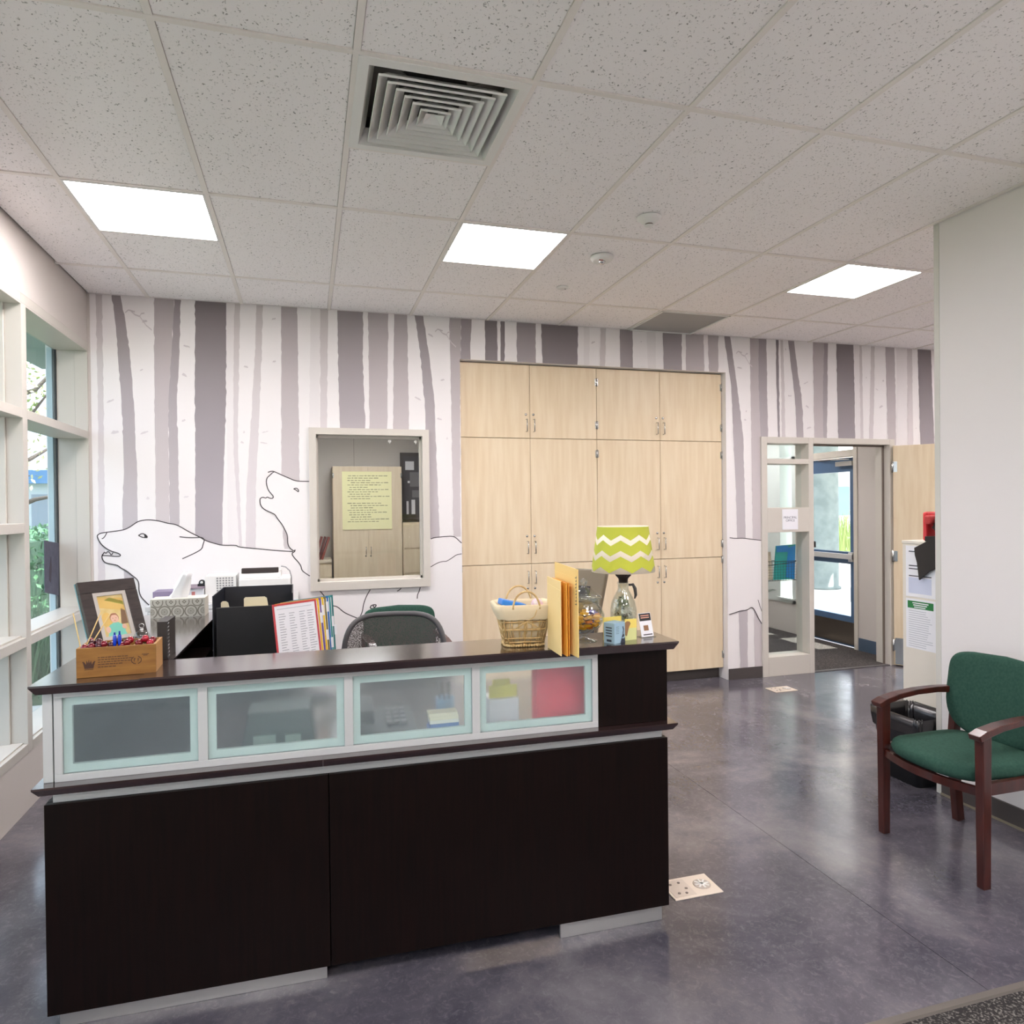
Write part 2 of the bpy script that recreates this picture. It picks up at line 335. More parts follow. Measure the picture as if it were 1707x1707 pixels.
# ---- back wall with the forest mural (printed wall covering) as layers of the wall mesh
STRIPES=[[2,[[3.06,-1.37,-1.331],[2.627,-1.369,-1.332],[2.32,-1.366,-1.331],[1.55,-1.374,-1.336],[1.088,-1.383,-1.34],[0.548,-1.391,-1.347]]],[4,[[3.06,-1.276,-1.221],[2.865,-1.251,-1.189],[2.633,-1.241,-1.164],[2.324,-1.22,-1.145],[1.828,-1.213,-1.132],[1.548,-1.228,-1.133],[1.081,-1.223,-1.13]]],[3,[[3.06,-1.007,-0.878],[2.645,-1.013,-0.904],[2.174,-1.017,-0.93],[1.545,-1.017,-0.931],[1.388,-1.016,-0.933]]],[4,[[3.06,-0.878,-0.838],[2.65,-0.904,-0.852],[2.334,-0.927,-0.873],[1.544,-0.931,-0.868],[1.386,-0.93,-0.87]]],[5,[[3.06,-0.746,-0.54],[2.339,-0.756,-0.55],[1.861,-0.76,-0.571],[1.542,-0.764,-0.585],[1.302,-0.767,-0.588]]],[1,[[3.06,-0.54,-0.486],[2.185,-0.549,-0.498],[1.296,-0.552,-0.476]]],[2,[[3.06,-0.486,-0.448],[2.671,-0.496,-0.458],[2.024,-0.506,-0.476],[1.294,-0.476,-0.458]]],[2,[[3.06,-0.336,-0.292],[2.679,-0.351,-0.305],[2.189,-0.385,-0.33],[1.7,-0.422,-0.361],[1.277,-0.431,-0.362]]],[3,[[3.06,-0.166,-0.053],[2.194,-0.176,-0.053],[1.782,-0.18,-0.054],[1.369,-0.175,-0.056],[1.261,-0.168,-0.089]]],[1,[[3.06,0.043,0.11],[2.132,0.018,0.09]]],[2,[[3.06,0.11,0.167],[2.133,0.098,0.146]]],[4,[[3.06,0.234,0.422],[2.624,0.234,0.416],[2.136,0.241,0.43]]],[3,[[3.06,0.459,0.611],[2.14,0.46,0.592]]],[3,[[3.06,0.655,0.755],[2.144,0.636,0.759]]],[4,[[3.06,0.811,0.874],[2.74,0.853,0.923],[2.393,0.88,0.959],[2.149,0.889,0.965],[1.292,0.902,0.989]]],[3,[[3.06,1.088,1.172],[2.4,1.091,1.163],[1.323,1.096,1.154]]],[3,[[3.06,1.084,1.177],[2.597,1.09,1.171]]],[4,[[3.06,1.177,1.265],[2.849,1.174,1.25],[2.6,1.163,1.248]]],[5,[[3.06,1.37,1.473],[2.609,1.373,1.471]]],[5,[[3.06,1.501,1.536],[2.614,1.495,1.53]]],[4,[[3.06,1.636,1.796],[2.62,1.631,1.796]]],[5,[[3.06,1.843,2.164],[2.63,1.852,2.158]]],[1,[[3.06,2.216,2.269],[2.645,2.211,2.26]]],[2,[[3.06,2.368,2.418],[2.651,2.355,2.404]]],[4,[[3.06,2.543,2.66],[2.659,2.543,2.661]]],[1,[[3.06,2.793,2.879],[2.67,2.803,2.877]]],[4,[[3.06,2.943,3.128],[2.677,2.952,3.127]]],[3,[[3.06,3.167,3.344],[2.686,3.168,3.349]]],[3,[[3.06,3.386,3.492],[2.696,3.394,3.487]]],[4,[[3.06,3.546,3.606],[2.982,3.558,3.622],[2.612,3.618,3.679],[2.145,3.635,3.739],[1.77,3.653,3.745],[1.254,3.666,3.753]]],[3,[[3.06,3.814,3.924],[2.148,3.818,3.928],[1.26,3.827,3.942]]],[4,[[0.642,3.673,3.769],[0.34,3.683,3.766],[0.0,3.693,3.763]]],[3,[[0.634,3.835,3.945],[-0.012,3.838,3.939]]],[4,[[3.06,3.905,3.986],[2.673,3.901,3.99],[2.143,3.918,3.995]]],[5,[[3.06,4.086,4.113],[2.681,4.087,4.117],[2.146,4.1,4.122]]],[2,[[3.06,4.135,4.158],[2.683,4.139,4.174],[2.147,4.142,4.179]]],[4,[[3.06,4.215,4.279],[2.815,4.246,4.311],[2.56,4.282,4.355],[2.407,4.292,4.369],[2.15,4.301,4.377]]],[3,[[3.06,4.486,4.61],[2.153,4.496,4.595]]],[4,[[3.06,4.61,4.654],[2.832,4.605,4.649],[2.571,4.593,4.645],[2.155,4.595,4.634]]],[5,[[3.06,4.746,4.944],[2.158,4.763,4.956]]],[1,[[3.06,4.952,5.009],[2.161,4.956,5.017]]],[2,[[3.06,5.009,5.038],[2.162,5.017,5.05]]],[2,[[3.06,5.147,5.188],[2.59,5.132,5.181],[2.163,5.115,5.164]]],[3,[[3.06,5.312,5.421],[2.597,5.325,5.431],[2.127,5.338,5.434]]],[1,[[3.06,5.446,5.573],[2.129,5.451,5.566]]],[2,[[3.06,5.573,5.633],[2.13,5.574,5.643]]],[5,[[3.06,5.701,5.866],[2.747,5.711,5.877],[2.133,5.729,5.902],[1.791,5.735,5.909]]]]
LINES=[[0.006,[[-1.382,1.388],[-1.379,1.4],[-1.361,1.411],[-1.327,1.416],[-1.258,1.424],[-1.216,1.431],[-1.181,1.449],[-1.152,1.472],[-1.124,1.49],[-1.074,1.499],[-1.018,1.493],[-0.975,1.482],[-0.939,1.47],[-0.896,1.464],[-0.86,1.445],[-0.817,1.415],[-0.773,1.39],[-0.73,1.365],[-0.708,1.349],[-0.671,1.332],[-0.626,1.318],[-0.589,1.306],[-0.491,1.306],[-0.487,1.292],[-0.339,1.274],[-0.215,1.258],[-0.105,1.248]]],[0.006,[[-1.345,1.272],[-1.356,1.256],[-1.354,1.233],[-1.337,1.206],[-1.295,1.196],[-1.261,1.188],[-1.24,1.167],[-1.213,1.151],[-1.192,1.134],[-1.171,1.113],[-1.144,1.09],[-1.13,1.062],[-1.131,0.999],[-1.117,0.959],[-1.096,0.935],[-1.076,0.91],[-1.057,0.893]]],[0.006,[[-1.382,1.388],[-1.374,1.362],[-1.358,1.334],[-1.335,1.31],[-1.301,1.286],[-1.26,1.272],[-1.243,1.262],[-1.241,1.251],[-1.26,1.247],[-1.329,1.256],[-1.354,1.256]]],[0.006,[[-0.273,1.831],[-0.246,1.841],[-0.223,1.834],[-0.177,1.811],[-0.13,1.79],[-0.083,1.768],[-0.027,1.765],[0.019,1.765]]],[0.006,[[-0.242,1.828],[-0.262,1.808],[-0.28,1.791],[-0.286,1.765],[-0.282,1.732],[-0.272,1.7],[-0.253,1.675],[-0.238,1.658],[-0.241,1.64],[-0.265,1.642],[-0.28,1.652],[-0.291,1.642],[-0.311,1.651],[-0.33,1.641],[-0.331,1.618],[-0.327,1.593],[-0.312,1.569],[-0.281,1.549],[-0.25,1.535],[-0.227,1.522],[-0.212,1.493],[-0.181,1.452],[-0.158,1.405],[-0.143,1.368],[-0.144,1.319],[-0.136,1.285],[-0.113,1.26],[-0.092,1.251]]],[0.006,[[-0.092,1.263],[-0.093,1.248],[-0.118,1.235],[-0.098,1.201],[-0.074,1.176],[-0.051,1.142],[-0.047,1.108],[-0.02,1.085],[0.01,1.064]]],[0.005,[[-1.324,1.413],[-1.333,1.392],[-1.344,1.377],[-1.355,1.372]]],[0.005,[[-1.351,1.259],[-1.34,1.284],[-1.33,1.268],[-1.322,1.286],[-1.308,1.278],[-1.299,1.255],[-1.287,1.276]]],[0.006,[[-1.128,1.39],[-1.107,1.404],[-1.087,1.397],[-1.068,1.375],[-1.102,1.374],[-1.128,1.39]]],[0.01,[[-1.087,1.397],[-1.085,1.377],[-1.072,1.376]]],[0.006,[[-0.868,1.375],[-0.818,1.367],[-0.759,1.366],[-0.722,1.368],[-0.705,1.349],[-0.716,1.317],[-0.723,1.285],[-0.76,1.262],[-0.812,1.237],[-0.852,1.219]]],[0.006,[[-0.096,1.71],[-0.075,1.717],[-0.06,1.7],[-0.063,1.685],[-0.076,1.7],[-0.096,1.71]]],[0.005,[[-0.242,1.828],[-0.231,1.834]]],[0.006,[[0.915,1.317],[0.941,1.326],[0.968,1.329],[1.021,1.333],[1.093,1.335],[1.12,1.319],[1.143,1.295],[1.161,1.279]]],[0.005,[[0.912,1.099],[0.966,1.129],[1.01,1.14],[1.037,1.137],[1.091,1.169],[1.118,1.188],[1.16,1.194]]],[0.006,[[0.081,0.949],[0.108,0.916],[0.127,0.884],[0.136,0.854],[0.169,0.835],[0.205,0.828],[0.247,0.785],[0.292,0.759],[0.343,0.735],[0.372,0.725]]],[0.006,[[0.45,0.945],[0.432,0.916],[0.414,0.882],[0.396,0.83],[0.39,0.783],[0.372,0.743],[0.349,0.715]]],[0.006,[[0.683,0.943],[0.665,0.928],[0.651,0.923]]],[0.006,[[0.83,0.945],[0.82,0.91],[0.808,0.89],[0.805,0.857]]],[0.007,[[0.446,0.804],[0.453,0.821],[0.474,0.828],[0.496,0.825],[0.482,0.806],[0.465,0.796],[0.446,0.804]]],[0.006,[[0.474,0.826],[0.467,0.812],[0.481,0.809]]],[0.006,[[3.586,1.264],[3.643,1.257],[3.73,1.258],[3.8,1.247],[3.888,1.236],[3.941,1.229]]],[0.006,[[3.576,0.583],[3.637,0.596],[3.689,0.611],[3.759,0.611],[3.815,0.643],[3.855,0.58],[3.881,0.525],[3.925,0.465]]],[0.005,[[3.874,0.7],[3.891,0.646],[3.917,0.584]]]]
FILLS=[[[-1.382,1.388],[-1.379,1.4],[-1.361,1.411],[-1.327,1.416],[-1.258,1.424],[-1.216,1.431],[-1.181,1.449],[-1.152,1.472],[-1.124,1.49],[-1.074,1.499],[-1.018,1.493],[-0.975,1.482],[-0.939,1.47],[-0.896,1.464],[-0.86,1.445],[-0.817,1.415],[-0.773,1.39],[-0.73,1.365],[-0.708,1.349],[-0.671,1.332],[-0.626,1.318],[-0.589,1.306],[-0.491,1.306],[-0.487,1.292],[-0.339,1.274],[-0.215,1.258],[-0.105,1.248],[-0.113,1.26],[-0.136,1.285],[-0.144,1.319],[-0.143,1.368],[-0.158,1.405],[-0.181,1.452],[-0.212,1.493],[-0.227,1.522],[-0.25,1.535],[-0.281,1.549],[-0.312,1.569],[-0.327,1.593],[-0.331,1.618],[-0.33,1.641],[-0.311,1.651],[-0.291,1.642],[-0.28,1.652],[-0.265,1.642],[-0.241,1.64],[-0.238,1.658],[-0.253,1.675],[-0.272,1.7],[-0.282,1.732],[-0.286,1.765],[-0.28,1.791],[-0.262,1.808],[-0.242,1.828],[-0.273,1.831],[-0.246,1.841],[-0.223,1.834],[-0.177,1.811],[-0.13,1.79],[-0.083,1.768],[-0.027,1.765],[0.019,1.765],[0.03,1.765],[0.03,0.97],[0.88,0.97],[0.88,1.313],[0.941,1.326],[0.968,1.329],[1.021,1.333],[1.093,1.335],[1.12,1.319],[1.143,1.295],[1.157,1.282],[1.163,1.279],[1.163,0.1],[-1.037,0.1],[-1.057,0.893],[-1.076,0.91],[-1.096,0.935],[-1.117,0.959],[-1.131,0.999],[-1.13,1.062],[-1.144,1.09],[-1.171,1.113],[-1.192,1.134],[-1.213,1.151],[-1.24,1.167],[-1.261,1.188],[-1.295,1.196],[-1.337,1.206],[-1.354,1.233],[-1.356,1.256],[-1.345,1.272],[-1.329,1.256],[-1.26,1.247],[-1.241,1.251],[-1.243,1.262],[-1.26,1.272],[-1.301,1.286],[-1.335,1.31],[-1.358,1.334],[-1.374,1.362]],[[3.565,1.264],[3.643,1.257],[3.73,1.258],[3.8,1.247],[3.888,1.236],[3.93,1.229],[3.93,0.465],[3.881,0.525],[3.855,0.58],[3.815,0.643],[3.759,0.611],[3.689,0.611],[3.637,0.596],[3.565,0.583]]]

OPEN = [(.055, .865, 1.008, 2.125), (1.165, 3.562, 0, 2.728), (3.93, 5.40, 0, 2.16)]
m = MB()
def wbox(x0, x1, z0, z1): m.box(x0, YB, z0, x1, YB+.14, z1, 0)
wbox(XL-.25, .055, 0, H+.25); wbox(.055, .865, 0, 1.008); wbox(.055, .865, 2.125, H+.25); wbox(.865, 1.165, 0, H+.25)
wbox(1.165, 3.562, 2.728, H+.25); wbox(3.562, 3.93, 0, H+.25); wbox(3.93, 5.40, 2.16, H+.25); wbox(5.40, 7.1, 0, H+.25)
def interp(rows_, z, k):
    for a, b in zip(rows_, rows_[1:]):
        if a[0] >= z >= b[0]:
            t = (a[0]-z)/(a[0]-b[0]) if a[0] > b[0] else 0; return a[k]+(b[k]-a[k])*t
    return rows_[0][k] if z > rows_[0][0] else rows_[-1][k]
brk = [.1, 1.008, 2.125, 2.728, 2.16, H]
def clipped(x0a, x1a, x0b, x1b, z0, z1, y, mi):   # bottom span a, top span b
    zm = (z0+z1)/2; segs = [(x0a, x1a, x0b, x1b)]
    for ox0, ox1, oz0, oz1 in OPEN:
        if not (oz0 < zm < oz1): continue
        new = []
        for a, b, c, d in segs:
            if b <= ox0 or a >= ox1: new.append((a, b, c, d)); continue
            if a < ox0: new.append((a, ox0, min(c, ox0), ox0))
            if b > ox1: new.append((ox1, b, ox1, max(d, ox1)))
        segs = new
    for a, b, c, d in segs:
        m.add([(a, y, z0), (b, y, z0), (d, y, z1), (c, y, z1)], [(0, 1, 2, 3)], mi)
zs = sorted(set([round(z, 3) for z in brk] + [round(.1+.03*i, 3) for i in range(99) if .1+.03*i < H]))
for si, (lv, rw) in enumerate(STRIPES):
    rnd = random.Random(si); zt, zb = rw[0][0], rw[-1][0]
    amp = 0.0035; off = {}
    def jit(z, side):
        k = (round(z/.03), side)
        if k not in off: off[k] = rnd.uniform(-amp, amp) if rnd.random() < .6 else 0
        return off[k]
    for z0, z1 in zip(zs, zs[1:]):
        if z1 > zt+.02 or z0 < zb-.02: continue
        clipped(interp(rw, z0, 1)+jit(z0, 0), interp(rw, z0, 2)+jit(z0, 1), interp(rw, z1, 1)+jit(z1, 0), interp(rw, z1, 2)+jit(z1, 1), z0, z1, YB-.0005-.00003*si, lv)
# birch bark scars on the white trunks
def inopen(x, z): return any(a-.03 < x < b+.03 and c-.03 < z < d+.03 for a, b, c, d in OPEN)
occupied = lambda x, z: any(rw[-1][0]-.02 <= z <= rw[0][0] and interp(rw, z, 1)-.012 < x < interp(rw, z, 2)+.012 for lv, rw in STRIPES)
rnd = random.Random(5)
for k in range(420):
    x = rnd.uniform(-1.33, 6.3); z = rnd.uniform(1.3, 3.0)
    if inopen(x, z) or occupied(x, z) or occupied(x+.03, z): continue
    if x < 1.16 and z < 1.95 and x > -.3: continue
    if x < .1 and z < 1.6: continue
    w_, h_ = rnd.uniform(.02, .055), rnd.uniform(.008, .022); tl = rnd.uniform(-.5, .5)
    if occupied(x+w_+.01, z): w_ = .012
    pts = []
    n = 7
    for i in range(n+1): t = i/n; pts.append((x+w_*t, YB-.003, z+tl*w_*t+h_*math.sin(math.pi*t)*rnd.uniform(.5, 1)+.003*math.sin(t*9)))
    for i in range(n, -1, -1): t = i/n; pts.append((x+w_*t, YB-.003, z+tl*w_*t-h_*.3*math.sin(math.pi*t)*rnd.uniform(.3, 1)-.001))
    m.poly(pts, 7)
# forked branches
for bx, bz in ((-1.16, 2.95), (1.0, 2.95), (3.70, 2.92)):
    for seg in ([(0, 0), (.03, -.03), (.06, -.04), (.10, -.10), (.135, -.13)], [(-.03, -.02), (-.01, .0), (.03, -.01)], [(.06, -.04), (.07, -.02), (.09, -.015)]):
        up_, dn_ = [], []
        for i, (dx, dz) in enumerate(seg): up_.append((bx+dx, YB-.0032, bz+dz+.005)); dn_.append((bx+dx, YB-.0032, bz+dz-.005))
        if not any(inopen(p[0], p[2]) for p in up_): m.poly(up_+dn_[::-1], 7)
for fp in FILLS: m.poly([(x, YB-.0045, z) for x, z in fp], 0)
def ribbon(pts, w_, y, mi):
    P = [Vector((x, 0, z)) for x, z in pts]
    for _ in range(2):   # smooth by corner cutting
        Q = [P[0]]
        for a, b in zip(P, P[1:]): Q += [a*.75+b*.25, a*.25+b*.75]
        Q.append(P[-1]); P = Q
    v = []
    for i, p in enumerate(P):
        d = P[min(i+1, len(P)-1)]-P[max(i-1, 0)]
        if d.length < 1e-6: d = Vector((1, 0, 0))
        d.normalize(); n_ = Vector((-d.z, 0, d.x))*w_/2
        v += [(p.x+n_.x, y, p.z+n_.z), (p.x-n_.x, y, p.z-n_.z)]
    m.add(v, [(2*i, 2*i+1, 2*i+3, 2*i+2) for i in range(len(P)-1)], mi)
for w_, pts in LINES:
    if len(pts) > 1: ribbon(pts, w_*1.15, YB-.0055, 6)
struct(m.build('wall_back', MUR, recalc=False))

# ---- left wall with the deep window grid
m = MB()
m.box(XL-.2, -3.0, 2.712, XL, YB, H+.25); m.box(XL-.2, -3.0, 0, XL, YB, .30)
m.box(XL-.2, -3.0, .30, XL, -2.6, 2.72)
m.box(XL-.003, YB-.004, 0, XL+.018, YB, H)   # white edge bead in the corner
struct(m.build('wall_left', PAINTW))
MULL = [5.385-1.145*i for i in range(0, 8)]      # bay limits
for i in range(7):
    yb, ya = MULL[i], MULL[i+1]
    w = sempty('window_%d' % (i+1), (XL, (ya+yb)/2, 0)); yc = (ya+yb)/2
    f = MB(); hb = (yb-ya)/2
    yt = YB-yc-.0005 if i == 0 else hb-.032
    f.box(-.075, -hb-.032, .30, .003, -hb+.032, 2.66); f.box(-.2, -hb-.045, .30, -.075, -hb+.045, 2.66)
    f.box(-.2, -hb-.032, 2.66, .003, yt+(.064 if i else 0)*0, 2.71)
    f.box(-.2, -hb+.032, 2.65, .003, yt, 2.66)
    f.box(-.2, -hb+.032, .297, .003, yt, .345)
    if i == 0: f.box(-.2, yt-.012, .345, .002, yt, 2.65); f.box(-.075, yt-.02, .345, .003, yt-.012, 2.65)
    zr = [(2.055, 2.105), (.855, .905)] + ([(1.452, 1.503)] if i > 0 else [])
    for a, b in zr: f.box(-.2, -hb+.032, a, .003, yt, b)
    f.box(-.185, -hb+.03, .905, -.02, yt, .915); f.box(-.185, -hb+.03, .345, -.02, yt, .352)
    f.build('window_frame', WINP, w, bevel=.002)
    if i == 0:
        e = MB(); e.box(-.235, yt-.03, .3, -.205, yt, 2.66); e.build('outer_frame', mat('outer_frame_blue', (186, 205, 210), .4), w)
        g = MB(); g.box(-.195, yt-.02, .345, -.183, yt-.012, 2.65); g.build('gasket', BLACK, w)
    g = MB(); g.box(-.19, -hb+.03, .33, -.186, yt-.005, 2.66); g.build('pane', GLB, w)

# ---- right wall stub, front wall, far right wall
m = MB(); m.box(XR, -3.0, 0, XR+.15, 2.93, H+.25); struct(m.build('wall_right', PAINT))
m = MB(); m.box(XR-.004, 2.905, 0, XR+.154, 2.936, H); struct(m.build('trim_3', mat('corner_trim', (206, 204, 196), .5)))
m = MB(); m.box(XL-.2, -3.1, 0, 7.1, -3.0, H+.25); struct(m.build('wall_front', PAINT))
m = MB(); m.box(7.0, -3.0, 0, 7.1, YB, H+.25); struct(m.build('wall_right.001', PAINT))
m = MB(); m.box(XR-.012, -3.0, 0, XR-.0005, 2.9, .10); m.box(XR-.016, -3.0, 0, XR-.012, 2.9, .012, 1); struct(m.build('baseboard_right', [RUBBER, mat('grout_line', (128, 118, 100), .7)]))
m = MB(); m.box(3.565, YB-.012, 0, 3.93, YB-.0065, .10); m.box(XL, YB-.012, 0, 1.16, YB-.0065, .10); m.box(5.41, YB-.012, 0, 7.0, YB-.0065, .1); struct(m.build('baseboard_back', RUBBER))
# recess lining around the cabinets
m = MB(); m.box(1.1, YB+.65, 0, 3.62, YB+.7, 2.9); m.box(1.1, YB+.14, 0, 1.163, YB+.65, 2.9); m.box(3.564, YB+.14, 0, 3.62, YB+.65, 2.9); m.box(1.1, YB+.14, 2.731, 3.62, YB+.65, 2.9)
struct(m.build('wall_recess', mat('recess_grey', (170, 168, 160), .7)))

# ================================================================ interior window to the office behind
w = sempty('window_8', (.46, YB, 1.55))
f = MB(); xo0, xo1, zo0, zo1 = -.445, .447, -.597, .612; xi0, xi1, zi0, zi1 = -.394, .395, -.535, .563
for (a, b, c, d) in ((xo0, xo1, zi1, zo1), (xo0, xo1, zo0, zi0), (xo0, xi0, zi0, zi1), (xi1, xo1, zi0, zi1)): f.box(a, -.035, c, b, .155, d)
f.box(xi0, .03, zi0, xi1, .05, zi0+.02); f.box(xi0, .03, zi1-.02, xi1, .05, zi1); f.box(xi0, .03, zi0, xi0+.015, .05, zi1); f.box(xi1-.015, .03, zi0, xi1, .05, zi1)
f.build('window_frame', FRAMEP, w)
g = MB(); g.box(xi0, .038, zi0, xi1, .043, zi1); g.build('pane', GL, w)
for hx, lb in ((.612, 'clear suction hook at the top of the office window glass, left one'), (.812, 'white square hook at the top right corner of the office window glass')):
    h = thing('window_hook', lb, 'hook', (hx, YB+.03, 2.075))
    a = MB(); a.lathe([(.012, 0), (.012, .004), (.006, .008)], 12, T=Matrix.Rotation(math.pi/2, 4, 'X')); a.build('plate', WHITEP, h)
    a = MB(); a.tube([(0, -.008, 0), (0, -.014, -.01), (0, -.02, -.02), (0, -.03, -.016)], .003, 6); a.build('hook', WHITEP, h)
# office behind
m = MB(); m.box(-1.7, 9.75, 0, 3.6, 9.8, 2.9); m.box(-1.7, 5.5, 0, -1.6, 9.8, 2.9); m.box(3.6, 5.5, 0, 3.66, 9.8, 2.9)
for x in (.62,): m.box(x-.003, 9.745, 0, x+.003, 9.75, 2.9, 1)
struct(m.build('wall_office', [mat('office_wall', (206, 201, 194), .7), mat('panel_joint', (160, 156, 150), .8)]))

def storage(name, label, x0, x1, z0, z1, y0, y1, doorsx, cat='cabinet', material=MAPLE, group=None, toe=0, hz=None, lock=None, handles=True, hinges=True):
    t = thing(name, label, cat, ((x0+x1)/2, (y0+y1)/2, z0), 0, group); cx, cy = (x0+x1)/2, (y0+y1)/2
    b = MB(); hx = (x1-x0)/2-.001; hy = (y1-y0)/2
    b.box(-hx, -hy+.02, toe, hx, hy, z1-z0-.001)
    if toe: b.box(-hx, -hy+.07, 0, hx, hy, toe, 1)
    b.build('carcass', [material, RUBBER], t)
    for k in range(len(doorsx)-1):
        a, c = doorsx[k]-cx, doorsx[k+1]-cx
        d = MB(); d.box(a+.0015, -hy, toe+.0015, c-.0015, -hy+.019, z1-z0-.0015); do = d.build('door', material, t, bevel=.001)
        if handles:
            hx_ = (c-.032) if k % 2 == 0 else (a+.032)
            zc = hz-z0
            h = MB(); h.tube([(hx_, -hy, zc-.05), (hx_, -hy-.028, zc-.05), (hx_, -hy-.028, zc+.05), (hx_, -hy, zc+.05)], .0045, 8); h.build('handle', STEEL, do)
            l = MB(); l.lathe([(.010, 0), (.010, .004), (.007, .006)], 14, T=Matrix.Translation((hx_-.003, -hy, lock-z0)) @ Matrix.Rotation(math.pi/2, 4, 'X')); l.build('lock', STEEL, do)
        if hinges:
            he = a if k % 2 == 0 else c
            for zz in (.12, z1-z0-.12):
                h = MB(); sx = 1 if k % 2 == 0 else -1
                h.tube([(he, -hy-.004, zz+toe-.035), (he, -hy-.004, zz+toe+.035)], .0055, 8); h.box(he, -hy-.003, zz+toe-.03, he+sx*.014, -hy, zz+toe+.03); h.build('hinge', STEEL, do)
    return t
YC = 5.425
for (a, b, mid, nm) in ((1.166, 2.352, 1.760, 'left'), (2.353, 3.558, 2.946, 'right')):
    storage('wall_cabinet', 'short maple two-door cabinet at the top of the %s built-in column' % nm, a, b, 2.121, 2.722, YC, YC+.5, [a, mid, b], hz=2.225, lock=2.315, group=None)
    storage('wall_cabinet', 'tall maple two-door cabinet in the middle of the %s built-in column' % nm, a, b, 1.092, 2.119, YC, YC+.5, [a, mid, b], hz=1.225, lock=1.318)
    storage('wall_cabinet', 'maple two-door base cabinet at the bottom of the %s built-in column' % nm, a, b, 0, 1.090, YC, YC+.5, [a, mid, b], toe=.10, hz=1.0-.02, lock=.89)

storage('office_cabinet', 'maple two-door wardrobe in the office behind the window, yellow sheet taped to it', .318, 1.21, 0, 2.11, 9.3, 9.72, [.318, .765, 1.21], material=MAPLEP, hz=1.0, lock=.93)
# lower cross rail look: second tier doors
t = thing('flip_chart_sheet', 'large yellow flip-chart sheet with handwriting, taped to the office cabinet', 'paper', (.76, 9.292, 1.28))
a = MB(); a.box(-.325, -.003, 0, .315, 0, .76); a.build('sheet', mat('yellow_paper', (246, 242, 190), .8), t)
a = MB(); r_ = random.Random(3)
for k in range(20):
    z = .70-.03*k-(.03 if k > 10 else 0); x = -.26+r_.uniform(0, .05); e = r_.uniform(-.05, .2) if k % 3 else .25
    while x < e: l = r_.uniform(.02, .06); a.box(x, -.0045, z, x+l, -.003, z+.007+r_.uniform(0, .003)); x += l+.012
a.build('handwriting', mat('pencil', (150, 152, 110), .8), t)
t = thing('framed_picture', 'tall dark framed black-and-white picture in the office behind the window', 'picture', (1.36, 9.62, 1.40))
a = MB(); a.box(-.13, -.02, 0, .30, .0, .92); a.build('frame', mat('dark_frame', (58, 52, 50), .5), t)
a = MB(); a.box(-.085, -.024, .05, .25, -.02, .87, 0)
for (x, z, w_, h_, c) in ((-.06, .68, .12, .12, 1), (.0, .45, .2, .2, 2), (.03, .3, .16, .1, 2), (-.05, .07, .03, .18, 1), (.02, .07, .05, .2, 1), (-.03, .5, .03, .03, 1)): a.box(x, -.026, z, x+w_, -.0245, z+h_, c)
a.build('print', [mat('print_dark', (60, 58, 62), .5), mat('print_light', (225, 225, 228), .5), mat('print_mid', (110, 108, 112), .5)], t)
t = thing('drawer_cabinet', 'pale maple drawer cabinet under the framed picture in the office', 'cabinet', (1.55, 9.5, 0))
a = MB(); a.box(-.33, -.2, 0, .4, .2, 1.36); a.build('carcass', MAPLEP, t)
for k in range(4):
    a = MB(); a.box(-.32, -.218, .03+.33*k, .39, -.2, .345+.33*k); d = a.build('drawer', MAPLEP, t, bevel=.002)
t = thing('base_cabinet', 'low maple cabinet with worktop at the left of the office', 'cabinet', (-.15, 9.45, 0))
a = MB(); a.box(-.6, -.25, 0, .44, .25, .87); a.build('carcass', MAPLEP, t)
a = MB(); a.box(-.62, -.28, .87, .44, .25, .905); a.build('worktop', mat('pale_worktop', (226, 214, 190), .5), t)
for k in range(2):
    a = MB(); a.box(.02, -.268, .06+.4*k, .42, -.25, .44+.4*k); d = a.build('drawer', MAPLEP, t); h = MB(); h.tube([(.2, -.268, .36+.4*k), (.2, -.29, .36+.4*k), (.26, -.29, .36+.4*k), (.26, -.268, .36+.4*k)], .004, 6); h.build('handle', STEEL, d)
for k in range(3):
    o = MB(); T = Matrix.Rotation(math.radians(14+2*k), 4, 'Y'); o.box(0, 0, 0, .028, .2, .30, T=T)
    b = o.build('book', mat('book_red_%d' % k, [(120, 50, 42), (98, 44, 40), (140, 70, 58)][k], .6)); b.location = (.105+.036*k-.02, 9.22, .91)
    tag(b, ['dark red binder leaning on the office worktop, leftmost of three', 'brown-red binder leaning on the office worktop, middle of three', 'rust red binder leaning on the office worktop, nearest the wardrobe'][k], 'binder', 'binders on the office worktop')
t = tag(MB().box(-.12, -.1, 0, .1, .1, .19).build('storage_box', MAPLEP, bevel=.003), 'small cream box on the office worktop behind the red binders', 'box'); t.location = (.0, 9.6, .906)
# ceiling panel lights, added ones included
def troffer(x0, y0, label, z=H, group='recessed ceiling lights', strength=None):
    t = thing('ceiling_light', label, 'ceiling light', (x0+T2/2, y0+T2/2, z), 0, group)
    a = MB(); s_ = .298
    for q in ((-s_, -s_, s_, -s_+.012), (-s_, s_-.012, s_, s_), (-s_, -s_+.012, -s_+.012, s_-.012), (s_-.012, -s_+.012, s_, s_-.012)): a.box(q[0], q[1], -.004, q[2], q[3], .02)
    a.box(-s_, -s_, .02, s_, s_, .08); a.box(-s_+.012, .10, -.003, s_-.012, .112, .015)
    a.build('housing', WHITEP, t)
    a = MB(); a.box(-s_+.012, -s_+.012, .004, s_-.012, .10, .012); a.box(-s_+.012, .112, .004, s_-.012, s_-.012, .012)
    a.build('diffuser', mat('lamp_diffuser', (255, 250, 240), .5, emis=(255, 248, 249), estr=LAMP), t); return t
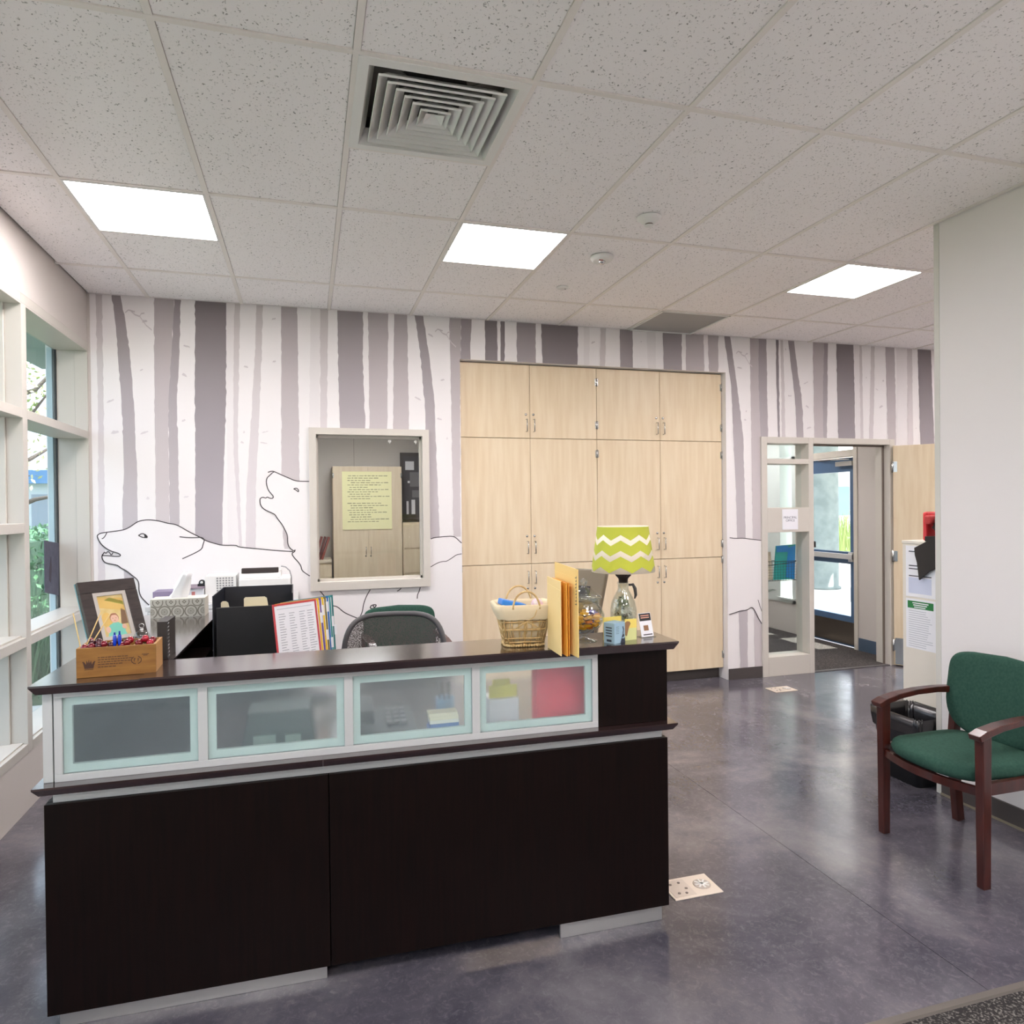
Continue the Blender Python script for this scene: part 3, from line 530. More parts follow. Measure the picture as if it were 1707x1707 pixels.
for k, (x, y) in enumerate(LIGHTS):
    troffer(x, y, ['glowing square ceiling panel light at the left above the mural', 'glowing square ceiling panel light in the middle above the maple cabinets', 'glowing square ceiling panel light at the right by the wall corner'][k] if k < 3 else 'unseen glowing square ceiling panel light beyond the view')
troffer(.3, 7.6, 'added unseen panel light for the office behind the window', 2.765)  # unseen lamps added to light the office and the vestibule
troffer(.3, 6.0, 'added unseen panel light for the office, just behind the mural wall', 2.765)
troffer(4.3, 7.0, 'added unseen panel light for the entry vestibule', 2.665)
# ================================================================ ceiling fixtures
t = thing('ceiling_diffuser', 'square louvred white air diffuser in the ceiling above the desk', 'air vent', (VENT[0]+T2/2, VENT[1]+T2/2, H))
def ring(a, o, i, z0, z1, mi=0, wth=.002, T=None):  # square flaring blade: outer half size o at z0, inner half size i at z1
    for k in range(4):
        R_ = Matrix.Rotation(k*math.pi/2, 4, 'Z')
        a.add([(-o, -o, z0), (o, -o, z0), (i, -i, z1), (-i, -i, z1)], [(0, 1, 2, 3)], mi, R_)
        a.add([(-o, -o, z0-.004), (o, -o, z0-.004), (o+.002, -o-.002, z0+.002), (-o-.002, -o-.002, z0+.002)], [(0, 1, 2, 3)], mi, R_)
        a.add([(-o, -o, z0+wth), (o, -o, z0+wth), (i, -i, z1+wth), (-i, -i, z1+wth)], [(3, 2, 1, 0)], mi, R_)
        a.add([(-o, -o, z0), (o, -o, z0), (o, -o, z0+wth*2.5), (-o, -o, z0+wth*2.5)], [(3, 2, 1, 0)], mi, R_)
VW = mat('vent_white', (236, 235, 231), .45)
a = MB()
for k in range(4):
    R_ = Matrix.Rotation(k*math.pi/2, 4, 'Z'); a.add([(-.298, -.298, -.006), (.298, -.298, -.006), (.262, -.262, -.008), (-.262, -.262, -.008)], [(0, 1, 2, 3)], 0, R_)
    a.add([(-.298, -.298, -.006), (.298, -.298, -.006), (.298, -.298, .01), (-.298, -.298, .01)], [(0, 1, 2, 3)], 0, R_)
    a.add([(-.262, -.262, -.008), (.262, -.262, -.008), (.235, -.235, .05), (-.235, -.235, .05)], [(0, 1, 2, 3)], 0, R_)
a.build('flange', VW, t, recalc=False)
for k in range(6):
    o_ = .226-.034*k; b = MB(); ring(b, o_, o_-.036, -.012, .020); b.build('blade', VW, t, recalc=False)
b = MB(); b.add([(-.036, -.036, -.012), (.036, -.036, -.012), (.036, .036, -.012), (-.036, .036, -.012), (0, 0, .012)], [(0, 1, 4), (1, 2, 4), (2, 3, 4), (3, 0, 4)]); b.build('centre_cap', VW, t)
b = MB(); b.box(-.29, -.29, .12, .29, .29, .13, 1); b.lathe([(.13, .118), (.13, .119)], 28, mi=0)
for k in range(4): b.box(-.29, -.29, .0, .29, -.285, .12, 1, T=Matrix.Rotation(k*math.pi/2, 4, 'Z'))
for s_ in (1, -1): b.sweep([(-.2, -.2*s_, .06), (.2, .2*s_, .06)], .012, .006, (1, -s_, 0), 1)
b.build('duct_box', [mat('duct_dark', (24, 20, 18), .8), mat('duct_grey', (120, 116, 112), .6)], t)
t = thing('return_grille', 'flat grey perforated return air grille in the ceiling near the back wall', 'air vent', (GRILLE[0]+T2/2, (YB+YA)/2, H))
b = MB(); hx, hy = .298, .296
for q in ((-hx, -hy, hx, -hy+.014), (-hx, hy-.014, hx, hy), (-hx, -hy, -hx+.014, hy), (hx-.014, -hy, hx, hy)): b.box(q[0], q[1], -.008, q[2], q[3], .02)
b.build('frame', VW, t)
b = MB(); b.box(-hx+.014, -hy+.014, .0, hx-.014, hy-.014, .02); b.build('perforated_plate', mat('grille_grey', (168, 167, 165), .6, 0, bump=.8, bscale=400), t)
def detector(loc, label, kind):
    t = thing('smoke_detector' if kind else 'heat_detector', label, 'detector', loc)
    b = MB(); F_ = Matrix.Scale(-1, 4, (0, 0, 1))
    if kind == 1:
        b.lathe([(.062, 0), (.062, .008), (.050, .016), (.034, .030), (.026, .034)], 28, T=F_); b.build('base', WHITEP, t)
        b = MB(); b.lathe([(.020, .033), (.020, .042)], 20, T=F_); b.build('sensor_grille', mat('sensor_grey', (110, 100, 92), .5), t)
        b = MB(); b.lathe([(.024, .042), (.024, .046), (.01, .05)], 20, T=F_); b.build('cap', WHITEP, t)
    else:
        b.lathe([(.068, 0), (.068, .012), (.058, .026), (.050, .028)], 28, T=F_); b.build('base', WHITEP, t)
        b = MB(); b.lathe([(.022, .027), (.020, .036), (.010, .044)], 16, T=F_); b.build('lens', mat('lens_chrome', (210, 210, 210), .15, .9), t)
        b = MB(); b.box(-.03, -.03, -.032, -.005, -.026, -.026); b.build('mark', mat('mark_red', (170, 90, 80), .6), t)
detector((1.705, 3.235, H-.001), 'white conical smoke detector, nearer of two round ones by the right of middle ceiling light', 1)
detector((1.70, 3.82, H-.001), 'white domed strobe detector with a shiny lens right of the middle ceiling light', 2)
t = thing('ceiling_sensor', 'small flat white round sensor on the ceiling behind the detectors', 'sensor', (1.675, 4.42, H-.001))
b = MB(); b.lathe([(.042, 0), (.040, .006), (.02, .010)], 24, T=Matrix.Scale(-1, 4, (0, 0, 1))); b.build('cover', WHITEP, t); b = MB(); b.lathe([(.005, .009), (.005, .012)], 10, c=(.02, 0, 0), T=Matrix.Scale(-1, 4, (0, 0, 1))); b.build('eye', INK, t)

# ================================================================ sidelite, door frame, leaf, vestibule
d = sempty('door_1', (4.66, YB, 0)); ox = 4.66
f = MB()
def fb(x0, x1, z0, z1, y0=-.02, y1=.16): f.box(x0-ox, y0, z0, x1-ox, y1, z1)
fb(3.912, 3.972, 0, 2.165); fb(4.415, 4.468, 0, 2.165); fb(3.972, 4.415, 2.108, 2.165); fb(4.468, 5.34, 2.112, 2.165); fb(5.34, 5.40, 0, 2.165)
fb(3.972, 4.415, 0, .175); fb(3.972, 4.415, 1.302, 1.525); fb(3.972, 4.415, 1.922, 1.968)
f.build('frame', FRAMEP, d, bevel=.002)
g = MB(); g.box(3.972-ox, .08, .175, 4.415-ox, .085, 1.302); g.box(3.972-ox, .08, 1.525, 4.415-ox, .085, 1.922); g.box(3.972-ox, .08, 1.968, 4.415-ox, .085, 2.108); g.build('pane', GL, d)
g = MB(); g.box(4.468-ox, .05, 2.095, 5.34-ox, .065, 2.112); g.box(5.325-ox, .05, 0, 5.34-ox, .065, 2.1); g.box(4.468-ox, .05, 0, 4.480-ox, .065, 2.1); g.build('door_stop', mat('seal', (120, 106, 96), .6), d)
# leaf
L_ = sempty('door_2', (5.372, YB-.03, 0), math.radians(-53))
f = MB(); f.box(0, -.022, .012, .93, .022, 2.10); f.build('leaf', MAPLE, L_, bevel=.002)
f = MB(); f.box(.01, -.0245, .02, .92, -.022, .27); f.box(.01, .022, .02, .92, .0245, .27); f.build('kick_plate', STEEL, L_)
for z in (.2, 1.05, 1.9):
    f = MB(); f.tube([(-.004, -.028, z-.055), (-.004, -.028, z+.055)], .008, 8); f.box(-.004, -.0235, z-.05, .035, -.022, z+.05); f.build('hinge', STEEL, L_)
f = MB()
for s_ in (1, -1):
    f.lathe([(.028, .022), (.028, .028)], 16, T=Matrix.Translation((.87, 0, 1.0)) @ Matrix.Rotation(s_*math.pi/2, 4, 'X'))
    f.tube([(.87, s_*.025, 1.0), (.87, s_*.07, 1.0), (.76, s_*.07, 1.0)], .009, 8)
f.build('door_handle', STEEL, L_)
# sign
t = thing('office_sign', 'white paper sign reading PRINCIPAL OFFICE on the sidelight rail', 'sign', (4.208, YB-.021, 1.325))
f = MB(); f.box(-.083, -.004, 0, .083, 0, .185); f.build('plate', PAPER, t)
text_mesh('PRINCIPAL\nOFFICE', .030, 'lettering', t, mat('sign_ink', (120, 122, 132), .8), facing(0, -.0045, .10))

# vestibule walls; the exterior wall is the plane x = 5.57
XE = 5.57
m = MB(); m.box(XE, 5.5, 0, XE+.18, 6.0, 2.75); m.box(XE, 7.52, 0, XE+.18, 9.5, 2.75); m.box(XE, 6.95, 0, XE+.18, 7.52, .36); m.box(XE, 6.0, 2.6, XE+.18, 7.52, 2.75)
m.box(3.6, 9.45, 0, XE+.18, 9.5, 2.75); m.box(5.40, YB+.14, 0, XE, YB+.16, 2.75)
m.box(XE, 5.5, 2.75, XE+.18, 9.5, 3.3)
struct(m.build('wall_entry', PAINTW))
m = MB(); m.box(XE-.008, 5.5, 0, XE-.0005, 5.985, .135); struct(m.build('baseboard_entry', mat('blue_base', (74, 92, 112), .5)))
d = sempty('door_3', (XE, 6.5, 0)); FR = mat('entry_frame', (208, 202, 190), .45); BLU = mat('blue_door_paint', (72, 100, 132), .4)
f = MB(); f.box(-.01, -.505, 0, .16, -.455, 2.6); f.box(-.01, .41, 0, .16, .46, 2.6); f.box(-.01, -.455, 2.06, .16, .41, 2.13); f.box(-.01, -.455, 2.55, .16, .41, 2.6); f.build('frame', FR, d)
f = MB(); y0, y1 = -.455, .41
f.box(.04, y0, .01, .09, y0+.005, 2.05); f.box(.04, y1-.115, .01, .09, y1, 2.05); f.box(.04, y0, .01, .09, y0+.10, 2.05)
f.box(.04, y0+.10, 1.90, .09, y1-.115, 2.05); f.box(.04, y0+.10, .01, .09, y1-.115, .335); f.box(.04, y0+.10, .90, .09, y1-.115, 1.03)
f.build('leaf', BLU, d)
f = MB(); f.box(.034, y0+.01, .03, .04, y1-.01, .27); f.build('kick_plate', mat('kick_metal', (120, 112, 104), .3, .9), d)
f = MB(); f.box(.063, y0+.1, .335, .068, y1-.115, .90); f.box(.063, y0+.1, 1.03, .068, y1-.115, 1.90); f.box(.063, y0, 2.13, .068, y1, 2.55); f.build('pane', GL, d)
f = MB(); f.box(-.02, y0+.02, .955, .01, y1-.10, 1.01); f.box(-.03, y1-.10, .90, .04, y1-.03, 1.06); f.box(-.01, y0+.02, .93, .04, y0+.08, 1.03); f.build('push_bar', ALUP, d, bevel=.003)
f = MB(); f.box(-.01, y0+.02, 1.96, .035, y0+.26, 2.01); f.sweep([(.02, y0+.08, 2.03), (-.03, y0+.3, 2.035), (.02, y0+.55, 2.04)], .014, .008, (1, 0, 0)); f.build('door_closer', STEEL, d)
f = MB(); f.box(.056, .20, 1.05, .062, .29, 1.12); f.build('decal', BLACK, d)
w = sempty('window_9', (XE, 7.24, 0))
f = MB(); f.box(-.01, -.28, .36, .16, .28, .41); f.box(-.01, -.28, .36, .16, -.22, 2.6); f.box(-.01, .0, .41, .18, .28, 2.6); f.box(-.01, -.28, 2.06, .16, .28, 2.12); f.box(-.03, -.28, .40, .16, .05, .42)
f.build('window_frame', mat('entry_window_frame', (206, 212, 208), .45), w); g = MB(); g.box(.08, -.22, .41, .085, .0, 2.6); g.build('pane', GL, w)

# wire file rack hung on the inside of the sidelight
t = thing('wire_file_rack', 'black wire wall rack hanging behind the sidelight glass', 'rack', (4.26, YB+.17, .82))
f = MB()
for z in (.02, .2): f.tube([(-.19, -.0, z), (-.19, .09, z), (.17, .09, z), (.17, 0, z)], .003, 6, closed=True)
for k in range(13): x = -.19+.03*k; f.tube([(x, .0, .02), (x, .0, .20)], .0012, 5); f.tube([(x, .09, .02), (x, .09, .20)], .0012, 5)
for k in range(8): z = .02+.0257*k; f.tube([(-.19, 0, z), (.17, 0, z)], .0012, 5)
f.tube([(-.19, 0, .2), (-.17, 0, .16), (.15, 0, .19), (.17, 0, .2)], .003, 6)
f.build('basket', mat('rack_wire', (40, 48, 52), .4, .5), t)
for k, (x, ang, c, lb) in enumerate(((-.04, 0, (0, 110, 150), 'teal and blue folder standing in the wire rack behind the sidelight'), (-.115, 5, (214, 196, 170), 'cream booklet standing in the wire rack, left of the teal folder'), (-.15, 8, (196, 160, 140), 'pinkish booklet in the wire rack, farthest left'))):
    o = thing('folder', lb, 'folder', (4.26+x, YB+.19+.02*k, .845))
    f = MB(); T = Matrix.Rotation(math.radians(-ang), 4, 'Y'); wd_ = .21 if k == 0 else .05
    if k == 0:
        f.prism([(-.03, 0), (.2, 0), (.215, .33), (.0, .32)], 0, .012, 'y', 0); f.prism([(.10, .02), (.20, 0), (.21, .32), (.13, .30)], -.002, 0, 'y', 1); f.prism([(.0, .26), (.13, .26), (.13, .32), (.0, .32)], -.003, 0, 'y', 1)
        f.build('cover', [mat('teal_cover', (20, 168, 160), .4), mat('blue_cover', (20, 146, 220), .4)], o)
    else: f.box(0, 0, 0, wd_, .012, .26, T=T); f.build('cover', mat('booklet_%d' % k, c, .6), o)
# plant behind the sidelight
t = thing('potted_plant', 'dark green strap-leaved plant peeking behind the sidelight glass', 'plant', (4.03, YB+.42, .25))
f = MB(); f.lathe([(.08, 0), (.11, .18), (.12, .2), (.11, .2), (.10, .17)], 18); f.build('pot', mat('pot', (120, 90, 76), .7), t)
GREEN_L = mat('leaf_dark', (52, 66, 50), .5)
for k, (a_, l_, rise) in enumerate(((0.05, .28, .12), (-.1, .24, .23), (.3, .15, .44), (.9, .3, .3), (-.9, .3, .3), (2.0, .3, .35), (-2.1, .35, .2), (.05, .28, .5))):
    f = MB(); pts = []
    for i in range(9):
        s_ = i/8; r_ = l_*s_; z = .2+rise*math.sin(min(1, s_*1.1)*math.pi/2); w_ = .022*math.sin(math.pi*(.12+.88*s_))+.001
        pts.append((r_, z, w_))
    v = []
    for r_, z, w_ in pts: v += [(r_*math.cos(a_)-w_*math.sin(a_), r_*math.sin(a_)+w_*math.cos(a_), z+w_*.7), (r_*math.cos(a_)+w_*math.sin(a_), r_*math.sin(a_)-w_*math.cos(a_), z-w_*.7)]
    f.add(v, [(2*i, 2*i+1, 2*i+3, 2*i+2) for i in range(8)], 0, None, True); f.build('leaf', GREEN_L, t, recalc=False)
t = thing('plant_stand', 'small dark stand carrying the strap-leaved plant behind the sidelight', 'stand', (4.03, YB+.42, 0))
f = MB(); f.box(-.14, -.14, .225, .14, .14, .248)
f.build('top', ESP, t)
for sx in (-1, 1):
    for sy in (-1, 1): f = MB(); f.box(sx*.12-.012, sy*.12-.012, .003, sx*.12+.012, sy*.12+.012, .225); f.build('leg', ESP, t)

# ================================================================ outside
m = MB(); m.box(5.75, -20, -.12, 60, 80, -.02); o = struct(m.build('ground', mat('plaza_concrete', (214, 210, 204), .8, var=(200, 196, 190), vscale=2)))
m = MB(); m.box(-2.9, -20, -.12, XL-.22, 6.6, -.04); struct(m.build('ground.002', mat('bounce_ground', (206, 202, 196), .8)))  # pale strip added to bounce daylight onto the ceiling
m = MB(); m.box(-60, -20, -.15, XL-.25, 80, -.05); o = struct(m.build('ground.001', mat('lawn_soil', (92, 104, 70), .9, var=(70, 84, 56), vscale=4)))
t = thing('entrance_canopy', 'flat white canopy roof outside the entry door', 'canopy', (6.6, 7.5, 2.9)); f = MB(); f.box(-.86, -1.85, 0, .0, 2.0, .18); f.build('roof_slab', PAINT, t)
t = thing('concrete_column', 'round greenish concrete column outside the entry door', 'column', (9.18, 10.75, -.02)); f = MB(); f.lathe([(.31, 0), (.31, .04), (.28, .05), (.28, 3.3)], 36); f.build('shaft', mat('column_concrete', (136, 147, 145), .8, var=(116, 128, 127), vscale=6), t)
t = thing('column_shade_roof', 'added unseen roof slab shading the round concrete column outside', 'roof', (9.5, 11.2, 3.29)); f = MB(); f.box(-1.3, -2.2, 0, 1.8, 3.0, .25); f.build('roof_slab', PAINT, t)  # unseen slab added to keep the sun off the column
def leaves(f, n, c, rad, size, rnd, mi=0, boxy=False):
    for _ in range(n):
        while True:
            p = Vector((rnd.uniform(-1, 1), rnd.uniform(-1, 1), rnd.uniform(-1, 1)))
            if boxy or p.length < 1: break
        p = Vector((c[0]+p.x*rad[0], c[1]+p.y*rad[1], c[2]+p.z*rad[2])); q = Matrix.Rotation(rnd.uniform(0, 6.28), 3, Vector((rnd.uniform(-1, 1), rnd.uniform(-1, 1), rnd.uniform(-1, 1))).normalized())
        s_ = size*rnd.uniform(.6, 1.3); vs = [p+q @ Vector((-s_, 0, 0)), p+q @ Vector((0, -s_*.5, 0)), p+q @ Vector((s_, 0, 0)), p+q @ Vector((0, s_*.5, .1*s_))]
        f.add(vs, [(0, 1, 2, 3)], mi)
rg = random.Random(11)
t = thing('hedge', 'dense clipped green hedge outside the left window', 'hedge', (-3.55, 10.6, -.05))
f = MB(); f.box(-.4, -3, 0, .4, 3.5, 1.25); leaves(f, 9000, (0, .2, .68), (.52, 3.4, .72), .045, rg, 1, True); f.build('foliage', [mat('hedge_core', (52, 84, 60), .9), mat('hedge_leaf', (104, 150, 104), .7, var=(74, 120, 84), vscale=30)], t, recalc=False)
def tree(x, y, h, cr, lb, c1, c2, n, sz):
    t = thing('tree', lb, 'tree', (x, y, -.05)); f = MB(); f.tube([(0, 0, 0), (.06, .03, h*.3), (-.04, .06, h*.6), (.05, 0, h)], [.16, .12, .08, .04], 10)
    for k in range(9):
        a_ = k*2.4; zz = h*(.35+.06*k); f.tube([(0, 0, zz), (cr*.4*math.cos(a_), cr*.4*math.sin(a_), zz+.3), (cr*.85*math.cos(a_), cr*.85*math.sin(a_), zz+.45+.1*k)], [.06, .04, .015], 6)
    f.build('trunk', mat('tree_bark', (88, 76, 68), .9), t)
    f = MB(); leaves(f, n, (0, 0, h*.85), (cr, cr, h*.42), sz, rg); f.build('crown', mat(c1[0], c1[1], .8, var=c2, vscale=8), t, recalc=False)
tree(-5.6, 15.2, 4.4, 1.6, 'pale blossoming tree close outside the left window', ('blossom', (222, 214, 178)), (170, 182, 110), 1500, .05)
tree(-9.0, 21, 6.0, 2.4, 'yellow-green tree farther away outside the left window', ('tree_leaf', (176, 186, 110)), (120, 146, 82), 2500, .09)
t = thing('ornamental_grass', 'tall thin green grass clump at the foot of the left window', 'grass', (-2.5, 7.3, -.05), 0)
f = MB()
for k in range(420):
    a_ = rg.uniform(0, 6.28); r_ = rg.uniform(0, .45); h_ = rg.uniform(.4, .95); x, y = r_*math.cos(a_)*.8, r_*math.sin(a_)*1.9; dx, dy = rg.uniform(-.2, .2), rg.uniform(-.2, .2)
    f.add([(x-.004, y, 0), (x+.004, y, 0), (x+dx*.5+.003, y+dy*.5, h_*.7), (x+dx*.5-.003, y+dy*.5, h_*.7), (x+dx, y+dy, h_)], [(0, 1, 2, 3), (3, 2, 4)])
o = f.build('blades', mat('grass_blade', (104, 128, 92), .7), t, recalc=False); o['kind'] = 'stuff'
t = thing('pavilion', 'distant low building with a blue roof edge beyond the hedge', 'building', (-9.5, 32, 0))
f = MB(); f.box(-4, -2, 0, 4, 2, 2.6); f.build('wall', mat('far_wall', (206, 214, 222), .8), t); f = MB(); f.box(-4.4, -2.4, 2.6, 4.4, 2.4, 3.1); f.build('roof', mat('far_roof', (90, 140, 190), .6), t)
for k in range(5): f = MB(); f.box(-3.6+1.6*k, -2.03, 0, -2.6+1.6*k, -2, 2.2); f.build('opening', mat('far_dark', (150, 160, 176), .6), t)
m = MB(); m.box(XL-.95, -3, 2.9, XL-.2, 7.5, 3.05); struct(m.build('soffit_left', mat('soffit_teal', (150, 164, 166), .7)))
t = thing('taped_sheet', 'dark grey sheet taped to the left window glass beside the corner', 'sheet', (XL-.183, 5.19, 1.0))
f = MB(); f.prism([(-.13, 0.05), (.125, 0.0), (.145, .35), (-.125, .38)], 0, .002, 'x', 0); f.build('sheet', mat('grey_sheet', (86, 88, 104), .8, var=(74, 76, 92), vscale=20), t)
f = MB(); f.prism([(-.05, .12), (-.02, .1), (.0, .2), (-.01, .27), (-.04, .2)], .002, .003, 'x'); f.build('print', mat('sheet_print', (60, 56, 66), .8), t)
t = thing('school_building', 'bright far building wing seen through the entry door', 'building', (26, 31, 0))
f = MB(); f.box(-9, -1, 0, 9, 1, 4.2); f.build('wall', mat('wing_wall', (226, 222, 220), .8), t); f = MB(); f.box(-9.6, -2.6, 3.3, 9.6, 1, 3.9); f.build('roof', mat('wing_roof', (120, 140, 160), .6), t)
for k in range(10): f = MB(); f.box(-8.5+1.75*k, -1.03, .9, -7.4+1.75*k, -1, 2.4); f.build('window', mat('wing_glass', (130, 160, 190), .2), t)
t = thing('meadow_grass', 'bright yellow-green grass clump beyond the column outside the door', 'grass', (15.6, 17.1, -.05))
f = MB()
for k in range(1500):
    x, y = rg.uniform(-3.0, 4.2), rg.uniform(-1.2, 2.5); h_ = rg.uniform(.8, 1.6); dx, dy = rg.uniform(-.25, .25), rg.uniform(-.25, .25)
    f.add([(x-.012, y, 0), (x+.012, y, 0), (x+dx*.5+.008, y+dy*.5, h_*.7), (x+dx*.5-.008, y+dy*.5, h_*.7), (x+dx, y+dy, h_)], [(0, 1, 2, 3), (3, 2, 4)])
o = f.build('blades', mat('meadow_blade', (138, 156, 92), .7), t, recalc=False); o['kind'] = 'stuff'
# ================================================================ reception desk
DX, DY = -.762, 2.363; DR = math.radians(-1.0)
desk = thing('reception_desk', 'dark espresso reception desk with a frosted glass band and raised counter', 'desk', (DX, DY, 0), DR)
def dw(x, y, z=0): return (DX+x*math.cos(DR)-y*math.sin(DR), DY+x*math.sin(DR)+y*math.cos(DR), z)
def dbox(name, mt, *bs, bevel=.0015, parent=desk, **kw):
    a = MB()
    for b in bs: a.box(*b)
    return a.build(name, mt, parent, bevel=bevel, **kw)
dbox('front_panel', ESP, (0, 0, .06, .816, .022, .692)); dbox('front_panel', ESP, (.819, 0, .06, 2.047, .022, .692))
dbox('seam_light_block', ESP, (.74, .0225, .07, .90, .034, .69)); dbox('side_panel', ESP, (0, .023, .06, .022, .74, .692)); dbox('side_panel', ESP, (2.025, .023, .06, 2.047, .74, .692))  # dark strip added behind the front seam to stop light leaking through
dbox('plinth', ALU, (.022, .035, 0, .805, .05, .06)); dbox('plinth', ALU, (1.62, .015, 0, 2.025, .03, .06))
dbox('gap_shade_panel', ESP, (.10, .12, 0, 1.95, .14, .06)); dbox('reveal_strip', ALUP, (.02, .012, .692, 2.03, .03, .730))  # recessed dark panel added to keep the gap under the desk dark
a = MB()
def slab(a, x0, y0, x1, y1, z0, z1, ins=.014, jl=0, jr=0, jf=0, jb=0):
    a.frus((x0+(0 if jl else ins), y0+(0 if jf else ins), x1-(0 if jr else ins), y1-(0 if jb else ins)), z0, (x0, y0, x1, y1), z1-.006); a.box(x0, y0, z1-.006, x1, y1, z1)
slab(a, -.018, -.042, .8, .78, .730, .757, jr=1); a.build('worksurface', ESPT, desk)
a = MB(); slab(a, .8005, -.042, 2.068, .78, .730, .757, jl=1); a.build('worksurface', ESPT, desk)
dbox('corner_post', ALUP, (.0, .0, .757, .026, .035, 1.03))
a = MB(); fx0, fx1 = .030, 1.768
a.box(fx0, -.002, .757, fx1, .016, .779); a.box(fx0, -.002, 1.008, fx1, .016, 1.03)
for x in (fx0, .425, .87, 1.30, fx1-.022): a.box(x, -.002, .779, x+(.022 if x in (fx0,) or x > 1.7 else .028), .016, 1.008)
a.build('glazing_frame', ALUP, desk, bevel=.001)
pl = [fx0+.022, .425, .453, .87, .898, 1.30, 1.328, fx1-.022]
for k in range(4):
    x0, x1 = pl[2*k], pl[2*k+1]
    a = MB(); a.box(x0, .004, .779, x1, .009, 1.008); a.build('frosted_pane', FROST, desk)
    a = MB(); i = .030
    a.box(x0+.0003, .0095, .7793, x1-.0003, .022, .775+i); a.box(x0+.0003, .0095, 1.012-i, x1-.0003, .022, 1.0077); a.box(x0+.0003, .0095, .775+i, x0+i-.006, .022, 1.012-i); a.box(x1-i+.006, .0095, .775+i, x1-.0003, .022, 1.012-i)
    a.build('inner_frame', mat('mint_frame', (206, 222, 214), .5), desk)
dbox('end_block', ESP, (1.770, .0, .757, 2.047, .20, 1.030))
dbox('riser_panel', ESP, (.0, .036, .757, .022, 1.30, 1.03), (.0, .74, 0, .022, 1.30, .757))
a = MB(); slab(a, -.02, -.047, .272, .225, 1.029, 1.058, jr=1, jb=1); a.build('counter_top', ESPT, desk)
a = MB(); slab(a, .2725, -.05, 2.07, .205, 1.030, 1.061, jl=1); a.build('counter_top', ESPT, desk)
a = MB(); slab(a, -.02, .2255, .315, 1.34, 1.029, 1.058, jf=1); a.build('return_top', ESPT, desk)
dbox('return_shelf', ESP, (.022, .78, .730, .74, 1.32, .757), (.022, .3, .88, .28, 1.3, .895), (.022, 1.30, 0, .62, 1.32, 1.029))
dbox('pedestal', ESP, (.10, .60, 0, .55, 1.29, .73))
ZC = 1.061; ZD = .757
def oncounter(x, y): p = dw(x, y); return p
# things on the work surface behind the frosted band
def desk_thing(name, label, cat, lx, ly, rz=0, z=ZD): p = dw(lx, ly, z); return thing(name, label, cat, p, DR+rz)
t = desk_thing('red_binder', 'red binder standing behind the rightmost frosted pane', 'binder', 1.66, .10); a = MB(); a.box(-.105, -.03, 0, .105, .03, .255); a.build('cover', mat('binder_red', (214, 54, 74), .5), t, bevel=.004); a = MB(); a.box(-.10, -.022, .002, .098, .022, .25, T=Matrix.Translation((0,0,.004))); a.build('pages', PAPER, t)
t = desk_thing('folder_box', 'white magazine file with a yellow folder, behind the right frosted pane', 'file box', 1.435, .13); a = MB(); a.box(-.055, -.05, 0, .055, .05, .11); a.build('box', PAPER, t); a = MB(); a.box(-.05, -.03, .11, .054, -.026, .155); a.box(-.035, -.02, .11, .03, -.017, .175); a.build('folder', mat('folder_yellow', (222, 214, 90), .6), t)
t = desk_thing('note_stack', 'stack of white and blue notepads close behind the third frosted pane', 'notepads', 1.205, .0455); a = MB(); r_ = random.Random(2)
for k in range(8): dx = r_.uniform(-.004, .004); a.box(-.05+dx, -.022, .012*k, .05+dx, .03, .012*k+.0115, [0, 1, 0, 1, 1, 0, 2, 2][k])
a.build('pads', [mat('pad_white', (236, 236, 226), .7), mat('pad_blue', (52, 96, 160), .6), mat('pad_cream', (236, 230, 200), .7)], t)
t = desk_thing('pen_cup', 'blue-grey pen cup behind the third frosted pane', 'cup', 1.235, .17); a = MB(); a.lathe([(.030, 0), (.034, .11), (.031, .11), (.028, .01)], 20); a.build('cup', mat('cup_blue', (130, 160, 186), .4), t)
for k in range(3): a = MB(); a.tube([(-.01+.01*k, 0, .012), (-.025+.022*k, .005, .165)], .0035, 8); a.build('pen', [BLACK, CHERRY, BLACK][k], t)
t = desk_thing('desk_phone', 'black desk telephone behind the third frosted pane', 'telephone', 1.02, .17); a = MB(); a.prism([(-.09, 0), (.11, 0), (.11, .07), (-.09, .03)], -.10, .10, 'x'); a.build('base', BLACK, t, bevel=.004)
a = MB(); a.sweep([(-.07, -.07, .06), (-.07, -.05, .085), (-.07, .05, .11), (-.07, .08, .10)], .05, .03, (1, 0, 0)); a.build('handset', BLACK, t, bevel=.006)
a = MB()
for i in range(4):
    for j in range(3): a.box(.0+.025*j, -.05+.03*i, .045+.0063*i, .018+.025*j, -.03+.03*i, .052+.0063*i)
a.build('keypad', mat('key_grey', (120, 120, 122), .5), t)
t = desk_thing('card_printer', 'dark green-grey box machine behind the second frosted pane', 'machine', .66, .17); a = MB(); a.frus((-.12, -.09, .12, .09), 0, (-.10, -.07, .10, .07), .13); a.build('body', mat('dark_teal_plastic', (48, 66, 64), .5), t, bevel=.006); a = MB(); a.box(-.08, -.10, .03, -.01, -.088, .06); a.box(.02, -.10, .03, .07, -.088, .055); a.build('slot', mat('pale_green_plastic', (150, 172, 160), .5), t)
for k, (x, y) in enumerate(((.9, .05), (1.02, .05), (1.10, .045))):
    o = tag(MB().box(-.03, -.012, 0, .03, .012, .014).build('paper_slip', PAPER), ['leftmost pale slip lying at the foot of the third frosted pane', 'middle pale slip lying at the foot of the third frosted pane', 'pale slip beside the notepads at the foot of the third frosted pane'][k], 'paper'); o.location = dw(x, y, ZD); o.rotation_euler.z = .1*k

